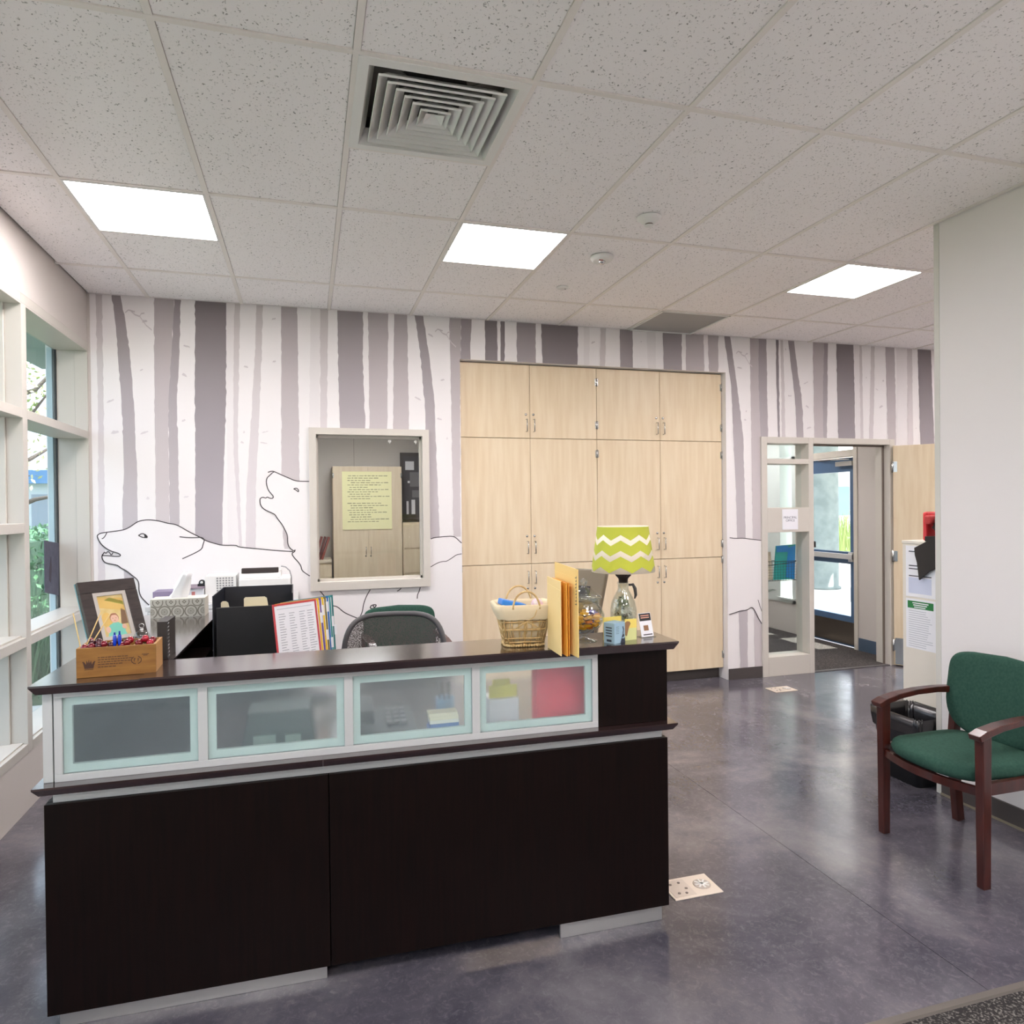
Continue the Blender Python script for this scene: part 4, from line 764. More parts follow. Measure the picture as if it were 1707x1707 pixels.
# ---- file organiser
t = thing('file_organizer', 'black tiered desktop file organizer behind the counter', 'file organizer', (-.2, 3.26, ZD))
a = MB(); NV = mat('navy_plastic', (30, 33, 42), .35)
a.box(-.165, .12, 0, .128, .126, .456); a.build('back_panel', NV, t, bevel=.001)
a = MB(); a.box(-.175, -.10, 0, .130, -.094, .392); a.build('front_panel', BLACK, t, bevel=.001)
for x, x2 in ((-.190, -.169), (.130, .128)):
    a = MB(); a.add([(x, -.10, 0), (x+.004, -.10, 0), (x2+.004, .126, 0), (x2, .126, 0), (x, -.10, .442), (x+.004, -.10, .442), (x2+.004, .126, .456), (x2, .126, .456)], [(0,1,2,3),(4,7,6,5),(0,4,5,1),(1,5,6,2),(2,6,7,3),(3,7,4,0)]); a.build('side_panel', NV, t)
a = MB(); a.box(-.165, -.09, 0, .125, .115, .006); a.build('floor_panel', NV, t)
for k, (x0, x1, h_, y) in enumerate(((-.16, -.125, .402, -.07), (-.07, .03, .412, -.045))):
    o = thing('file_folder', ['manila folder tab at the left inside the black file organizer', 'manila folder with a wide tab inside the black file organizer'][k], 'folder', (-.2, 3.26+y, ZD+.007)); b = MB(); b.box(-.16, 0, 0, .12, .002, .378); b.prism([(x0, .375), (x1, .375), (x1-.006, h_), (x1-.015, h_+.006), (x0+.006, h_+.006), (x0, h_)], 0, .002, 'y'); b.build('sleeve', mat('manila', (232, 220, 186), .7), o)
for k, (px_, pz) in enumerate(((-.24, .01), (-.10, .012))):
    pass
# ---- flip stand of coloured sleeves
ang = math.radians(37)
t = thing('sleeve_stand', 'desktop flip stand of coloured document sleeves with white tabs', 'document stand', (-.03, 3.0, ZD), 0)
a = MB(); a.box(-.10, -.02, 0, .13, .16, .02, T=Matrix.Rotation(ang, 4, 'Z')); a.tube([(0, .05, .02), (0, .08, .3)], .008, 8); a.build('stand_base', BLACK, t)
SCOL = [(200, 70, 76), (238, 190, 20), (110, 80, 150), (242, 200, 30), (120, 110, 60), (40, 110, 180), (60, 150, 150), (40, 120, 120)]
for k in range(8):
    T = Matrix.Translation((-.087+.0085*k, -.05+.016*k, .0)) @ Matrix.Rotation(ang, 4, 'Z') @ Matrix.Translation((0, 0, .135)) @ Matrix.Rotation(math.radians(-9+.7*k), 4, 'X')
    hh = .285 if k < 7 else .285; w_ = .216
    a = MB()
    for b in ((0, -.001, 0, w_, .002, .008), (0, -.001, hh-.008, w_, .002, hh), (0, -.001, .008, .008, .002, hh-.008), (w_-.008, -.001, .008, w_, .002, hh-.008)): a.box(*b, T=T)
    p = a.build('sleeve', mat('sleeve_%d' % k, SCOL[k], .4), t)
    a = MB(); a.box(.009, -.0005, .009, w_-.009, .001, hh-.009, T=T); pg = a.build('page', PAPER, p)
    if k == 0:
        a = MB(); r_ = random.Random(9)
        for c_ in (.025, .075, .125, .165):
            for j in range(21): a.box(c_, -.0012, .03+.0105*j, c_+r_.uniform(.02, .034), -.0006, .033+.0105*j, T=T)
        a.box(.02, -.0012, .262, .19, -.0006, .264, T=T); a.build('print', INKL, pg)
    if k > 0: a = MB(); zt = [0, .20, .23, .12, .24, .08, .17, .13][k]; a.box(w_-.002, -.002, zt-.022, w_+.010, .003, zt+.022, T=T); a.build('tab', PAPER, p)
# back teal sleeve sticking out left
# ---- task chair
t = thing('task_chair', 'dark grey office chair with a see-through mesh back behind the counter', 'chair', (.385, 3.30, -.0), math.radians(-8))
MESH = bpy.data.materials.new('mesh_fabric'); MESH.use_nodes = True; nt = MESH.node_tree; b_ = nt.nodes['Principled BSDF']; b_.inputs['Base Color'].default_value = lin((92, 86, 84)); b_.inputs['Roughness'].default_value = .8
tcn = nt.nodes.new('ShaderNodeTexCoord'); ck = nt.nodes.new('ShaderNodeTexVoronoi'); ck.inputs['Scale'].default_value = 260; nt.links.new(tcn.outputs['Object'], ck.inputs['Vector'])
mr = nt.nodes.new('ShaderNodeMath'); mr.operation = 'GREATER_THAN'; mr.inputs[1].default_value = .40; nt.links.new(ck.outputs['Distance'], mr.inputs[0])
trn = nt.nodes.new('ShaderNodeBsdfTransparent'); mxn = nt.nodes.new('ShaderNodeMixShader'); nt.links.new(mr.outputs[0], mxn.inputs[0]); nt.links.new(trn.outputs[0], mxn.inputs[1]); nt.links.new(b_.outputs[0], mxn.inputs[2])
nt.links.new(mxn.outputs[0], [n for n in nt.nodes if n.type == 'OUTPUT_MATERIAL'][0].inputs[0])
CHG = mat('chair_grey', (84, 82, 84), .45)
def back_pt(u, s):    # u angle along outline
    x = .245*math.copysign(abs(math.cos(u))**.45, math.cos(u))*s; z = .772+.265*math.copysign(abs(math.sin(u))**.62, math.sin(u))*s
    if math.sin(u) < 0: x *= .86+.14*(1+math.sin(u))
    y = .10+.06*(1-(x/.25)**2)+.08*(z-.8)
    return (x, y, z)
a = MB(); a.tube([back_pt(2*math.pi*k/48, 1) for k in range(48)], .013, 8, closed=True); a.build('back_frame', CHG, t)
a = MB(); v = []; f_ = []
for j in range(9):
    for k in range(48): v.append(back_pt(2*math.pi*k/48, j/8+.001))
for j in range(8):
    for k in range(48): f_.append((j*48+k, j*48+(k+1) % 48, (j+1)*48+(k+1) % 48, (j+1)*48+k))
a.add(v, f_, 0, None, True); a.build('mesh_back', MESH, t, recalc=False)
a = MB(); a.sweep([(0, .19, .42), (0, .21, .6), (0, .19, .78)], .05, .02, (1, 0, 0)); a.sweep([(-.16, .17, .70), (0, .19, .68), (.16, .17, .70)], .012, .05, (0, 1, 0)); a.build('back_support', BLACK, t)
a = MB(); a.cushion([(.24*math.copysign(abs(math.cos(q))**.5, math.cos(q)), -.12+.24*math.copysign(abs(math.sin(q))**.5, math.sin(q))) for q in [2*math.pi*k/32 for k in range(32)]], .06, .015, T=Matrix.Translation((0, 0, .42))); a.build('seat', BLACK, t)
for s_ in (-1, 1):
    a = MB(); a.tube([(.25*s_, -.05, .42), (.28*s_, -.05, .46), (.28*s_, -.05, .64)], .012, 8); a.box(.28*s_-.03, -.18, .64, .28*s_+.03, .06, .665); a.build('armrest', BLACK, t, bevel=.004)
a = MB(); a.tube([(0, -.1, .10), (0, -.1, .42)], .025, 12); a.build('gas_post', STEEL, t)
for k in range(5):
    q = 2*math.pi*k/5; cx, cy = .28*math.cos(q), -.1+.28*math.sin(q)
    a = MB(); a.sweep([(0, -.1, .10), (cx*.9, -.1+(cy+.1)*.9, .075)], [.05, .035], [.04, .025], (-math.sin(q), math.cos(q), 0)); lg = a.build('leg', BLACK, t)
    a = MB(); a.lathe([(.026, -.011), (.026, .011)], 16, T=Matrix.Translation((cx, cy, .028)) @ Matrix.Rotation(math.pi/2, 4, 'X')); a.build('castor', BLACK, lg)

# ---- guest chairs
def guest_chair(label, loc, rz):
    t = thing('guest_chair', label, 'chair', loc, rz, 'green upholstered guest chairs')
    for s_ in (-1, 1):
        x = .2525*s_
        a = MB(); a.frus((x-.017, -.235, x+.017, -.198), 0, (x-.020, -.240, x+.020, -.194), .62); a.build('leg', CHERRY, t, bevel=.003)
        a = MB(); a.sweep([(x, .235, .0), (x, .215, .2), (x, .208, .42), (x, .222, .56), (x, .236, .645)], .036, .042, (1, 0, 0)); a.build('leg', CHERRY, t, bevel=.003)
        a = MB(); a.sweep([(x, -.262, .612), (x, -.22, .628), (x, -.14, .645), (x, -.03, .656), (x, .09, .657), (x, .19, .65), (x, .258, .642)], [.056, .056, .052, .046, .040, .036, .034], [.024, .028, .026, .026, .028, .032, .03], (1, 0, 0)); a.build('armrest', CHERRY, t, bevel=.004)
        a = MB(); a.box(x-.012*1, -.2, .375, x+.012, .2, .425); a.build('side_rail', CHERRY, t, bevel=.002)
    a = MB(); n = 16; fr = [(-.245+.49*i/n, -.215-.050*math.sin(math.pi*i/n), .385) for i in range(n+1)]; a.sweep(fr, .034, .02, (0, 0, 1)); a.build('front_rail', CHERRY, t)
    a = MB(); a.box(-.245, .19, .375, .245, .21, .42); a.build('back_rail', CHERRY, t)
    out = []
    for k in range(48):
        q = 2*math.pi*k/48; c_, s_ = math.cos(q), math.sin(q)
        x = .245*math.copysign(abs(c_)**.45, c_); y = .225*math.copysign(abs(s_)**.5, s_)
        if y < 0: y -= .05*(1-(x/.25)**2)
        if y < 0 and abs(x) > .226: x = math.copysign(.226, x)
        if y > 0: x *= .94
        out.append((x, y))
    a = MB(); a.cushion(out, .062, .016, T=Matrix.Translation((0, -.012, .408))); a.build('seat', GREENF, t)
    out = []
    for k in range(56):
        q = 2*math.pi*k/56; c_, s_ = math.cos(q), math.sin(q)
        x = .262*math.copysign(abs(c_)**(.24 if s_ > 0 else .40), c_); z = (.172 if s_ > 0 else .180)*math.copysign(abs(s_)**(.28 if s_ > 0 else .55), s_)
        if s_ > 0: z += .026*(1-(x/.262)**2)
        else: x *= 1-.10*(-s_); z -= .02*(1-(x/.262)**2)
        out.append((x, z))
    Tb = Matrix.Translation((0, .222, .655)) @ Matrix.Rotation(math.radians(90-9), 4, 'X') @ Matrix.Translation((0, 0, -.0))
    a = MB(); a.cushion(out, .040, .010, T=Tb, curve=lambda p: (p[0], p[1], p[2]+.022*(p[0]/.26)**2)); a.build('backrest', GREENF, t)
    for s_ in (-1, 1): a = MB(); a.sweep([(.16*s_, .205, .41), (.16*s_, .236, .52), (.16*s_, .25, .62)], .03, .014, (1, 0, 0)); a.build('back_bracket', BLACK, t)
    return t
guest_chair('green chair with cherry wood arms against the right wall beside the waste bin', (2.82, 2.397, 0), -math.pi/2)
guest_chair('green guest chair against the mural wall, mostly hidden behind the mesh office chair', (.645, 4.86, 0), math.radians(4))

# ---- waste bin
t = thing('waste_bin', 'black plastic waste bin with a clear-dark liner bag behind the right chair', 'waste bin', (3.276, 3.12, 0))
def rr(w_, d_, r_, n=6):
    P = []
    for cx, cy, q0 in ((w_-r_, d_-r_, 0), (-w_+r_, d_-r_, 90), (-w_+r_, -d_+r_, 180), (w_-r_, -d_+r_, 270)):
        for i in range(n+1): q = math.radians(q0+90*i/n); P.append((cx+r_*math.cos(q), cy+r_*math.sin(q)))
    return P
def loft(a, rings, mi=0, cap0=True, cap1=False, T=None, smooth=True):
    n = len(rings[0]); v = [p for r in rings for p in r]; f = []
    for i in range(len(rings)-1):
        for k in range(n): f.append((i*n+k, i*n+(k+1) % n, (i+1)*n+(k+1) % n, (i+1)*n+k))
    if cap0: f.append(tuple(range(n-1, -1, -1)))
    if cap1: f.append(tuple((len(rings)-1)*n+k for k in range(n)))
    a.add(v, f, mi, T, smooth)
def rz_(w_, d_, r_, z): return [(x, y, z) for x, y in rr(w_, d_, r_)]
a = MB(); loft(a, [rz_(.10, .125, .03, 0), rz_(.145, .165, .035, .355), rz_(.148, .168, .035, .358), rz_(.148, .168, .035, .375), rz_(.140, .160, .035, .375), rz_(.097, .122, .03, .01)]); a.build('bin', mat('bin_black', (34, 34, 38), .5), t)
a = MB(); rl = random.Random(4)
def crin(w_, d_, z, am): return [(x*(1+rl.uniform(-am, am)), y*(1+rl.uniform(-am, am)), z+rl.uniform(-.006, .006)) for x, y in rr(w_, d_, .035, 10)]
loft(a, [crin(.146, .166, .29, .02), crin(.152, .172, .34, .012), crin(.154, .174, .384, .008), crin(.138, .158, .384, .008), crin(.128, .15, .33, .05), crin(.115, .14, .24, .06), crin(.10, .125, .12, .05)], cap0=False, cap1=True)
a.build('liner_bag', mat('liner_black', (30, 28, 30), .25, spec=.7), t, recalc=False)
# ---- low cabinet beyond the wall corner with papers
t = thing('metal_cabinet', 'cream metal cabinet beyond the wall corner with notices on its side', 'cabinet', (3.72, 3.16, 0))
a = MB(); a.box(-.29, -.205, .0, .3, .180, 1.315); a.build('body', mat('cream_metal', (226, 220, 208), .5), t, bevel=.003)
a = MB(); a.box(-.293, -.207, 1.316, .3, .183, 1.335); a.build('top_panel', mat('cream_metal', (226, 220, 208), .5), t, bevel=.003)
def notice(label, z0, z1, kind):
    t = thing('notice', label, 'paper', (3.4285, 3.205, z0)); h_ = z1-z0
    a = MB(); a.box(-.0015, -.108, 0, 0, .108, h_); a.build('sheet', PAPER, t)
    a = MB(); r_ = random.Random(kind)
    if kind == 1:
        for zz in (.88, .60, .54, .40): a.box(-.003, -.07, h_*zz, -.0016, .085, h_*zz+.006, 0)
        a.box(-.0022, -.07, .02, -.0016, .088, h_*.38, 1)
    else:
        a.box(-.003, -.082, h_-.055, -.0016, .095, h_-.012, 2)
        for k in range(3): a.box(-.004, -.05+.01*k, h_-.026-.012*k, -.0031, .06-.006*k, h_-.020-.012*k, 3)
        for k in range(17): a.box(-.0026, -.08+r_.uniform(0, .05), .012+.013*k, -.0016, .088, .015+.013*k, 4)
    a.build('print', [INK, mat('pale_blue_print', (204, 210, 230), .8), mat('green_banner', (38, 122, 64), .7), PAPER, INKL], t)
notice('upper white notice with ruled lines on the cream cabinet side', 1.005, 1.305, 1)
notice('lower white notice with a green banner on the cream cabinet side', .700, .992, 2)
t = thing('red_tray', 'red plastic tray standing on the cream cabinet by the wall corner', 'tray', (3.50, 3.19, 1.336)); a = MB(); a.box(-.05, .0, 0, .25, .028, .17); a.build('rim', mat('red_plastic', (214, 48, 54), .4), t, bevel=.012)
t = thing('black_bag', 'black cloth bag on the cabinet top, its corner hanging over the notice', 'bag', (3.515, 3.085, 1.336))
a = MB(); a.sphere((0, .0, .085), .088, 16, 0, None, (1.0, .95, 1.0)); 
for k in range(len(a.v)):
    x, y, z = a.v[k]; a.v[k] = (x+.012*math.sin(z*90+y*40), y+.010*math.sin(x*80+z*50), z+.008*math.sin(x*70))
a.build('bag_body', mat('black_cloth', (46, 42, 40), .8, bump=.4, bscale=60), t)
a = MB(); P_ = [(y-.07, z) for y, z in ((.241, -.04), (.143, .008), (.083, .046), (.0, .05), (.0, -.13), (.084, -.144), (.144, -.174), (.209, -.227), (.223, -.125), (.237, -.083))]
a.prism([(y-.025, z) for y, z in P_], -.113, -.100, 'x'); a.box(-.105, -.05, .0, .0, .08, .03); a.build('flap', mat('black_cloth', (46, 42, 40), .8), t, bevel=.003)
a = MB(); a.box(-.10, .05, .10, -.02, .09, .15); a.build('strap', mat('red_strap', (190, 60, 60), .6), t, bevel=.01)

# ---- floor boxes
def floor_box(label, x, y, rz):
    t = thing('floor_outlet', label, 'floor outlet', (x, y, .0), rz)
    a = MB(); a.box(-.108, -.072, .0, .108, .072, .005); a.build('plate', mat('outlet_plate', (220, 206, 190), .4), t, bevel=.002)
    a = MB(); a.box(-.098, -.058, .005, -.005, .058, .006)
    for px_, py_ in ((-.075, .03), (-.035, .035), (-.025, -.01), (-.07, -.035), (-.04, -.04)): a.lathe([(.006, 0), (.006, .002)], 10, c=(px_, py_, .006), mi=1)
    a.build('lid', [mat('outlet_lid', (206, 192, 178), .45), mat('outlet_hole', (120, 108, 100), .5)], t)
    a = MB(); a.lathe([(.036, 0), (.036, .002), (.032, .003)], 24, c=(.052, 0, .005))
    for k in range(4): q = math.pi*k/4; a.box(-.03, -.0035, 0, .03, .0035, .003, 1, T=Matrix.Translation((.052, 0, .007)) @ Matrix.Rotation(q, 4, 'Z'))
    a.build('round_cap', [mat('outlet_cap', (186, 174, 162), .35, .3), WHITEP], t)
floor_box('brass-cream floor outlet plate beside the right end of the reception desk', 1.480, 2.505, 0)
floor_box('small cream floor outlet plate near the maple cabinets and sidelight', 3.80, 4.945, 0)

# ================================================================ credenza + machines at the back left
t = thing('credenza', 'low light grey cabinet against the mural at the back left', 'cabinet', (-.55, 5.07, 0)); a = MB(); a.box(-.42, -.26, .08, .47, .26, .93); a.box(-.40, -.22, 0, .45, .24, .08); a.build('carcass', mat('grey_laminate', (206, 206, 206), .5), t); a = MB(); a.box(-.43, -.275, .93, .48, .27, .958); a.build('top', mat('grey_laminate', (206, 206, 206), .5), t)
for k in range(2): a = MB(); a.box(-.41+.44*k, -.276, .09, .025+.44*k, -.26, .925); a.build('door', mat('grey_laminate', (206, 206, 206), .5), t)
ZK = .958
t = thing('label_printer', 'white desktop printer with a dark top handle on the back credenza', 'printer', (-.275, 4.95, ZK))
a = MB(); a.box(-.16, -.12, 0, .16, .14, .15); a.frus((-.16, -.11, .10, .13), .15, (-.155, -.09, .10, .12), .195); a.build('housing', WHITEP, t, bevel=.006)
a = MB(); a.box(-.145, -.10, .185, .085, -.06, .218); a.build('top_handle', mat('dark_bristle', (58, 50, 48), .8), t, bevel=.004)
a = MB(); a.tube([(.10, -.05, .222), (.13, -.05, .215), (.155, -.05, .19), (.165, -.05, .15), (.165, -.05, .10)], .004, 8); a.build('paper_guide', mat('guide_grey', (150, 150, 152), .4), t)
a = MB(); a.box(-.162, -.123, .06, .162, -.12, .064); a.build('seam', mat('seam_grey', (170, 170, 170), .5), t)
t = thing('vented_machine', 'white machine with a square vent grid, left of the printer on the credenza', 'machine', (-.545, 4.98, ZK))
a = MB(); a.box(-.10, -.1, 0, .09, .1, .175); a.build('housing', WHITEP, t, bevel=.004)
a = MB()
for i in range(6):
    for j in range(8): a.box(-.03+.018*i, -.102, .04+.016*j, -.03+.018*i+.011, -.1, .04+.016*j+.010)
a.build('vent_grid', mat('vent_shadow', (150, 148, 148), .6), t)
t = thing('paper_stack', 'stack of papers with red print at the left end of the credenza', 'papers', (-.72, 4.95, ZK)); a = MB(); a.box(-.02, -.1, 0, .07, .1, .10); a.build('sheets', PAPER, t); a = MB(); a.box(.0, -.102, .03, .02, -.1, .08); a.box(.035, -.102, .035, .06, -.1, .05); a.build('red_print', mat('red_print', (206, 130, 126), .7), t)
a = MB(); a.box(-.04, -.12, .10, .075, .1, .108); a.build('cover', mat('mauve_cover', (140, 124, 136), .6), t)
t = thing('tape_dispenser', 'small black and white tape dispenser on the paper stack on the credenza', 'tape dispenser', (-.68, 4.93, ZK+.109)); a = MB(); a.box(-.01, -.04, 0, .055, .03, .015); a.lathe([(.018, -.012), (.018, .012)], 18, T=Matrix.Translation((.012, -.01, .022)) @ Matrix.Rotation(math.pi/2, 4, 'X')); a.build('body', BLACK, t); a = MB(); a.lathe([(.009, -.014), (.009, .014)], 14, T=Matrix.Translation((.012, -.01, .022)) @ Matrix.Rotation(math.pi/2, 4, 'X')); a.build('tape', WHITEP, t)
t = thing('purple_box', 'flat greyish purple box at the far left of the credenza behind tissues', 'box', (-.89, 4.95, ZK)); a = MB(); a.box(-.06, -.08, 0, .09, .08, .085); a.build('carton', mat('purple_card', (138, 126, 152), .6), t)

# ================================================================ things on the raised counter
# tissue box
t = thing('tissue_box', 'patterned grey tissue box with a tissue pulled up, on the return counter', 'tissue box', (-.592, 3.64, 1.058), DR)
a = MB(); a.box(-.118, -.058, .0, .118, .058, .088); a.build('carton', mat('tissue_card', (206, 202, 190), .7), t, bevel=.001)
a = MB(); PT = mat('tissue_pattern', (140, 134, 120), .7); 
def ringp(a, cx, cz, ro, ri, y, n=16, lim=(-.117, .117, .001, .087)):
    for k in range(n):
        q0, q1 = 2*math.pi*k/n, 2*math.pi*(k+1)/n
        P = [(cx+ro*math.cos(q0), cz+ro*math.sin(q0)), (cx+ro*math.cos(q1), cz+ro*math.sin(q1)), (cx+ri*math.cos(q1), cz+ri*math.sin(q1)), (cx+ri*math.cos(q0), cz+ri*math.sin(q0))]
        if all(lim[0] < p[0] < lim[1] and lim[2] < p[1] < lim[3] for p in P): a.add([(p[0], y, p[1]) for p in P], [(0, 1, 2, 3)])
for i in range(-2, 3):
    ringp(a, .057*i, .028, .029, .0235, -.0587); ringp(a, .057*i, .028, .015, .0125, -.0587); ringp(a, .057*i, .028, .004, .001, -.0587, 8)
    for k in range(8): q = k*math.pi/4; ringp(a, .057*i+.0085*math.cos(q), .028+.0085*math.sin(q), .0028, .0012, -.0587, 6)
for i in range(-3, 3):
    ringp(a, .057*i+.0285, .073, .024, .0195, -.0587); ringp(a, .057*i+.0285, .073, .010, .004, -.0587, 4)
a.build('pattern', PT, t, recalc=False)
a = MB(); a.lathe([(.04, .0882), (.038, .0886)], 20, T=Matrix.Scale(.6, 4, (0, 1, 0))); a.build('slot_film', mat('film', (220, 218, 214), .3), t)
a = MB(); n = 14; rings = []
for j in range(6):
    s_ = j/5; w_ = .042*(1-s_)+.022*s_; d_ = .012; ox_ = -.01+.045*s_; z = .087+.115*s_
    rings.append([(ox_+w_*math.cos(2*math.pi*k/n)*(1+.2*math.sin(k*5+j)), d_*math.sin(2*math.pi*k/n)*(1+.5*math.sin(k*3)), z+.008*math.sin(k*2.3)*s_) for k in range(n)])
loft(a, rings, cap0=False, cap1=True); a.build('tissue', mat('tissue_white', (244, 243, 243), .9), t)
# spiral calendar block
t = thing('flip_calendar', 'dark spiral-bound block standing upright on the counter beside the photo frame', 'calendar', (-.478, 2.60, 1.058), DR)
a = MB(); a.box(-.0175, 0, 0, .015, .13, .127); a.build('cover', mat('calendar_dark', (46, 42, 40), .5, var=(58, 52, 48), vscale=20), t, bevel=.001)
a = MB()
for k in range(10): z = .008+.0122*k; a.tube([(.013, -.002, z), (.019, -.003, z+.003), (.020, .001, z+.006), (.014, .002, z+.007)], .0009, 5)
a.build('spiral', STEEL, t)
# photo frame
Ax, Ay = -.710, 2.69; aa, ll = math.radians(40), math.radians(25)
t = thing('photo_frame', 'dark wooden picture frame with a toddler photo, leaning at the counter left end', 'picture frame', (Ax, Ay, 1.068))
TF = Matrix.Rotation(aa, 4, 'Z') @ Matrix.Rotation(-ll, 4, 'X')     # local: x along width, z up, -y out
W_, H_ = .20, .27
a = MB()
for b in ((0, 0, .0, W_, .018, .045), (0, 0, H_-.045, W_, .018, H_), (0, 0, .045, .042, .018, H_-.045), (W_-.042, 0, .045, W_, .018, H_-.045)): a.box(*b, T=TF)
a.build('moulding', mat('frame_dark_wood', (62, 52, 50), .4, var=(48, 40, 38), vscale=5, stretch=(4, 4, 20)), t, bevel=.002)
a = MB()
for b in ((.042, .003, .045, W_-.042, .016, .058), (.042, .003, H_-.058, W_-.042, .016, H_-.045), (.042, .003, .058, .055, .016, H_-.058), (W_-.055, .003, .058, W_-.042, .016, H_-.058)): a.box(*b, T=TF)
a.build('silver_slip', mat('silver_slip', (206, 200, 194), .35, .3), t)
a = MB(); a.box(-.001, .018, .0, W_+.001, .022, H_, T=TF); a.build('backing', mat('back_window_reflection', (120, 168, 176), .6), t)  # teal colour stands in for the window reflected on the frame's left side
a = MB(); a.box(.055, .010, .058, W_-.055, .012, H_-.058, 0, T=TF); yy = .0095
def el(cx, cz, rx, rz2, mi, y=yy, n=20): a.add([(cx+rx*math.cos(2*math.pi*k/n), y, cz+rz2*math.sin(2*math.pi*k/n)) for k in range(n)], [tuple(range(n))], mi, TF)
def pg_(pts, mi, y=yy): a.poly([(x, y, z) for x, z in pts], mi, TF)
pg_([(.056, .17), (.144, .15), (.144, .20), (.056, .208)], 1); pg_([(.080, .196), (.144, .172), (.144, .186), (.10, .205)], 2); el(.075, .12, .018, .03, 1); pg_([(.12, .10), (.144, .10), (.144, .15), (.13, .16)], 6)
el(.1, .082, .030, .026, 3, .009); pg_([(.078, .09), (.09, .108), (.112, .108), (.124, .088), (.132, .06), (.066, .06)], 3, .0088); el(.072, .085, .008, .012, 4, .0086); el(.128, .09, .008, .009, 4, .0086)
el(.1, .126, .0155, .0175, 5, .0086); el(.1, .123, .0138, .0155, 4, .0083); el(.0945, .125, .0016, .0012, 6, .008); el(.1055, .125, .0016, .0012, 6, .008); el(.1, .1165, .003, .0014, 7, .008); pg_([(.088, .137), (.112, .137), (.108, .143), (.1, .144), (.092, .143)], 5, .0082)
a.build('photo', [mat('photo_bg', (232, 212, 160), .35, var=(216, 190, 120), vscale=30), mat('photo_gold', (226, 190, 110), .35), mat('photo_green', (176, 180, 84), .35), mat('photo_teal', (126, 206, 186), .35), mat('photo_skin', (232, 190, 168), .35), mat('photo_hair', (170, 116, 88), .35), mat('photo_brown', (140, 110, 84), .35), mat('photo_lip', (200, 120, 110), .35)], t, recalc=False)
a = MB(); a.box(.08, .03, .0, .12, .034, .19, T=Matrix.Rotation(aa, 4, 'Z') @ Matrix.Translation((0, .09, 0)) @ Matrix.Rotation(math.radians(6), 4, 'X')); a.build('easel_leg', BLACK, t)
# wooden crate
CZ = 1.0585
t = thing('wooden_crate', 'small stained wooden crate printed with a crown, at the counter left end', 'crate', (-.676, 2.379, CZ), math.radians(1.5))
WD = mat('crate_wood', (150, 104, 44), .5, var=(132, 88, 34), vscale=5, stretch=(2, 8, 14)); WI = mat('crate_inner', (196, 150, 96), .6)
cw, cd, ch_ = .217, .125, .09
for nm, b in (('front_board', (0, 0, 0, cw, .008, ch_)), ('back_board', (0, cd-.008, 0, cw, cd, ch_))):
    a = MB(); a.box(*b); a.build(nm, WD, t, bevel=.0008)
for b in ((0, .0082, 0, .008, cd-.0082, ch_), (cw-.008, .0082, 0, cw, cd-.0082, ch_)): a = MB(); a.box(*b); a.build('end_board', mat('crate_end', (186, 140, 86), .55), t, bevel=.0008)
a = MB(); a.box(.008, .008, 0, cw-.008, cd-.008, .006); a.build('bottom_board', WI, t)
for x in (.075, .145): a = MB(); a.box(x, .009, .006, x+.005, cd-.009, ch_-.008); a.build('divider', WI, t)
a = MB(); yy = -.0006
def fp(pts, mi=0): a.poly([(x, yy, z) for x, z in pts], mi)
fp([(.022, .028), (.046, .028), (.050, .046), (.052, .048), (.049, .050), (.045, .046), (.042, .040), (.040, .052), (.036, .044), (.034, .056), (.032, .044), (.028, .052), (.026, .040), (.023, .046), (.019, .050), (.016, .048), (.018, .046)])
for z in (.0235, .0255): a.box(.022, yy-.0002, z, .046, yy+.0002, z+.001)
r_ = random.Random(8)
for k, (z, l) in enumerate(((.058, .078), (.051, .088), (.044, .082), (.037, .066), (.029, .046))):
    x = .058
    while x < .058+l: w_ = r_.uniform(.004, .011); a.box(x, yy-.0002, z, x+w_, yy+.0002, z+.0022); x += w_+.002
for k in range(14):
    q = math.radians(-60+k*24); 
    if 70 < math.degrees(q) % 360 < 110: continue
    a.box(-.003, -.0002, -.001, .003, .0002, .001, T=Matrix.Translation((.163+.0135*math.cos(q), yy, .044+.0115*math.sin(q))) @ Matrix.Rotation(-q-math.pi/2, 4, 'Y'))
for x in (.156, .1665): a.box(x, yy-.0002, .040, x+.0018, yy+.0002, .050); a.box(x, yy-.0002, .0485, x+.006, yy+.0002, .050); a.box(x, yy-.0002, .0445, x+.005, yy+.0002, .0457)
for z, l in ((.060, .02), (.0565, .012)): a.box(.178+(.02-l)/2, yy-.0002, z, .178+(.02+l)/2, yy+.0002, z+.0018)
a.build('stamped_print', mat('stamp_ink', (70, 42, 26), .6), t)
ct = math.radians(1.5)
def cl(x, y, z): return (-.676+x*math.cos(ct)-y*math.sin(ct), 2.379+x*math.sin(ct)+y*math.cos(ct), CZ+z)
BR = [mat('bauble_red', (120, 18, 32), .12, .3, coat=.6), mat('bauble_dark_red', (70, 12, 26), .12, .3, coat=.6), mat('bauble_bright_red', (168, 26, 46), .12, .3, coat=.6)]
balls = [(.018, .02, .088, 0), (.036, .022, .090, 0), (.055, .024, .090, 1), (.068, .030, .094, 0), (.030, .05, .096, 1), (.050, .052, .098, 1), (.022, .075, .098, 0), (.090, .030, .090, 1), (.105, .055, .097, 1), (.118, .026, .088, 0), (.132, .03, .094, 0), (.136, .055, .098, 2), (.165, .03, .091, 0), (.182, .035, .103, 2), (.197, .028, .090, 2), (.2, .055, .094, 0), (.175, .06, .096, 1)]
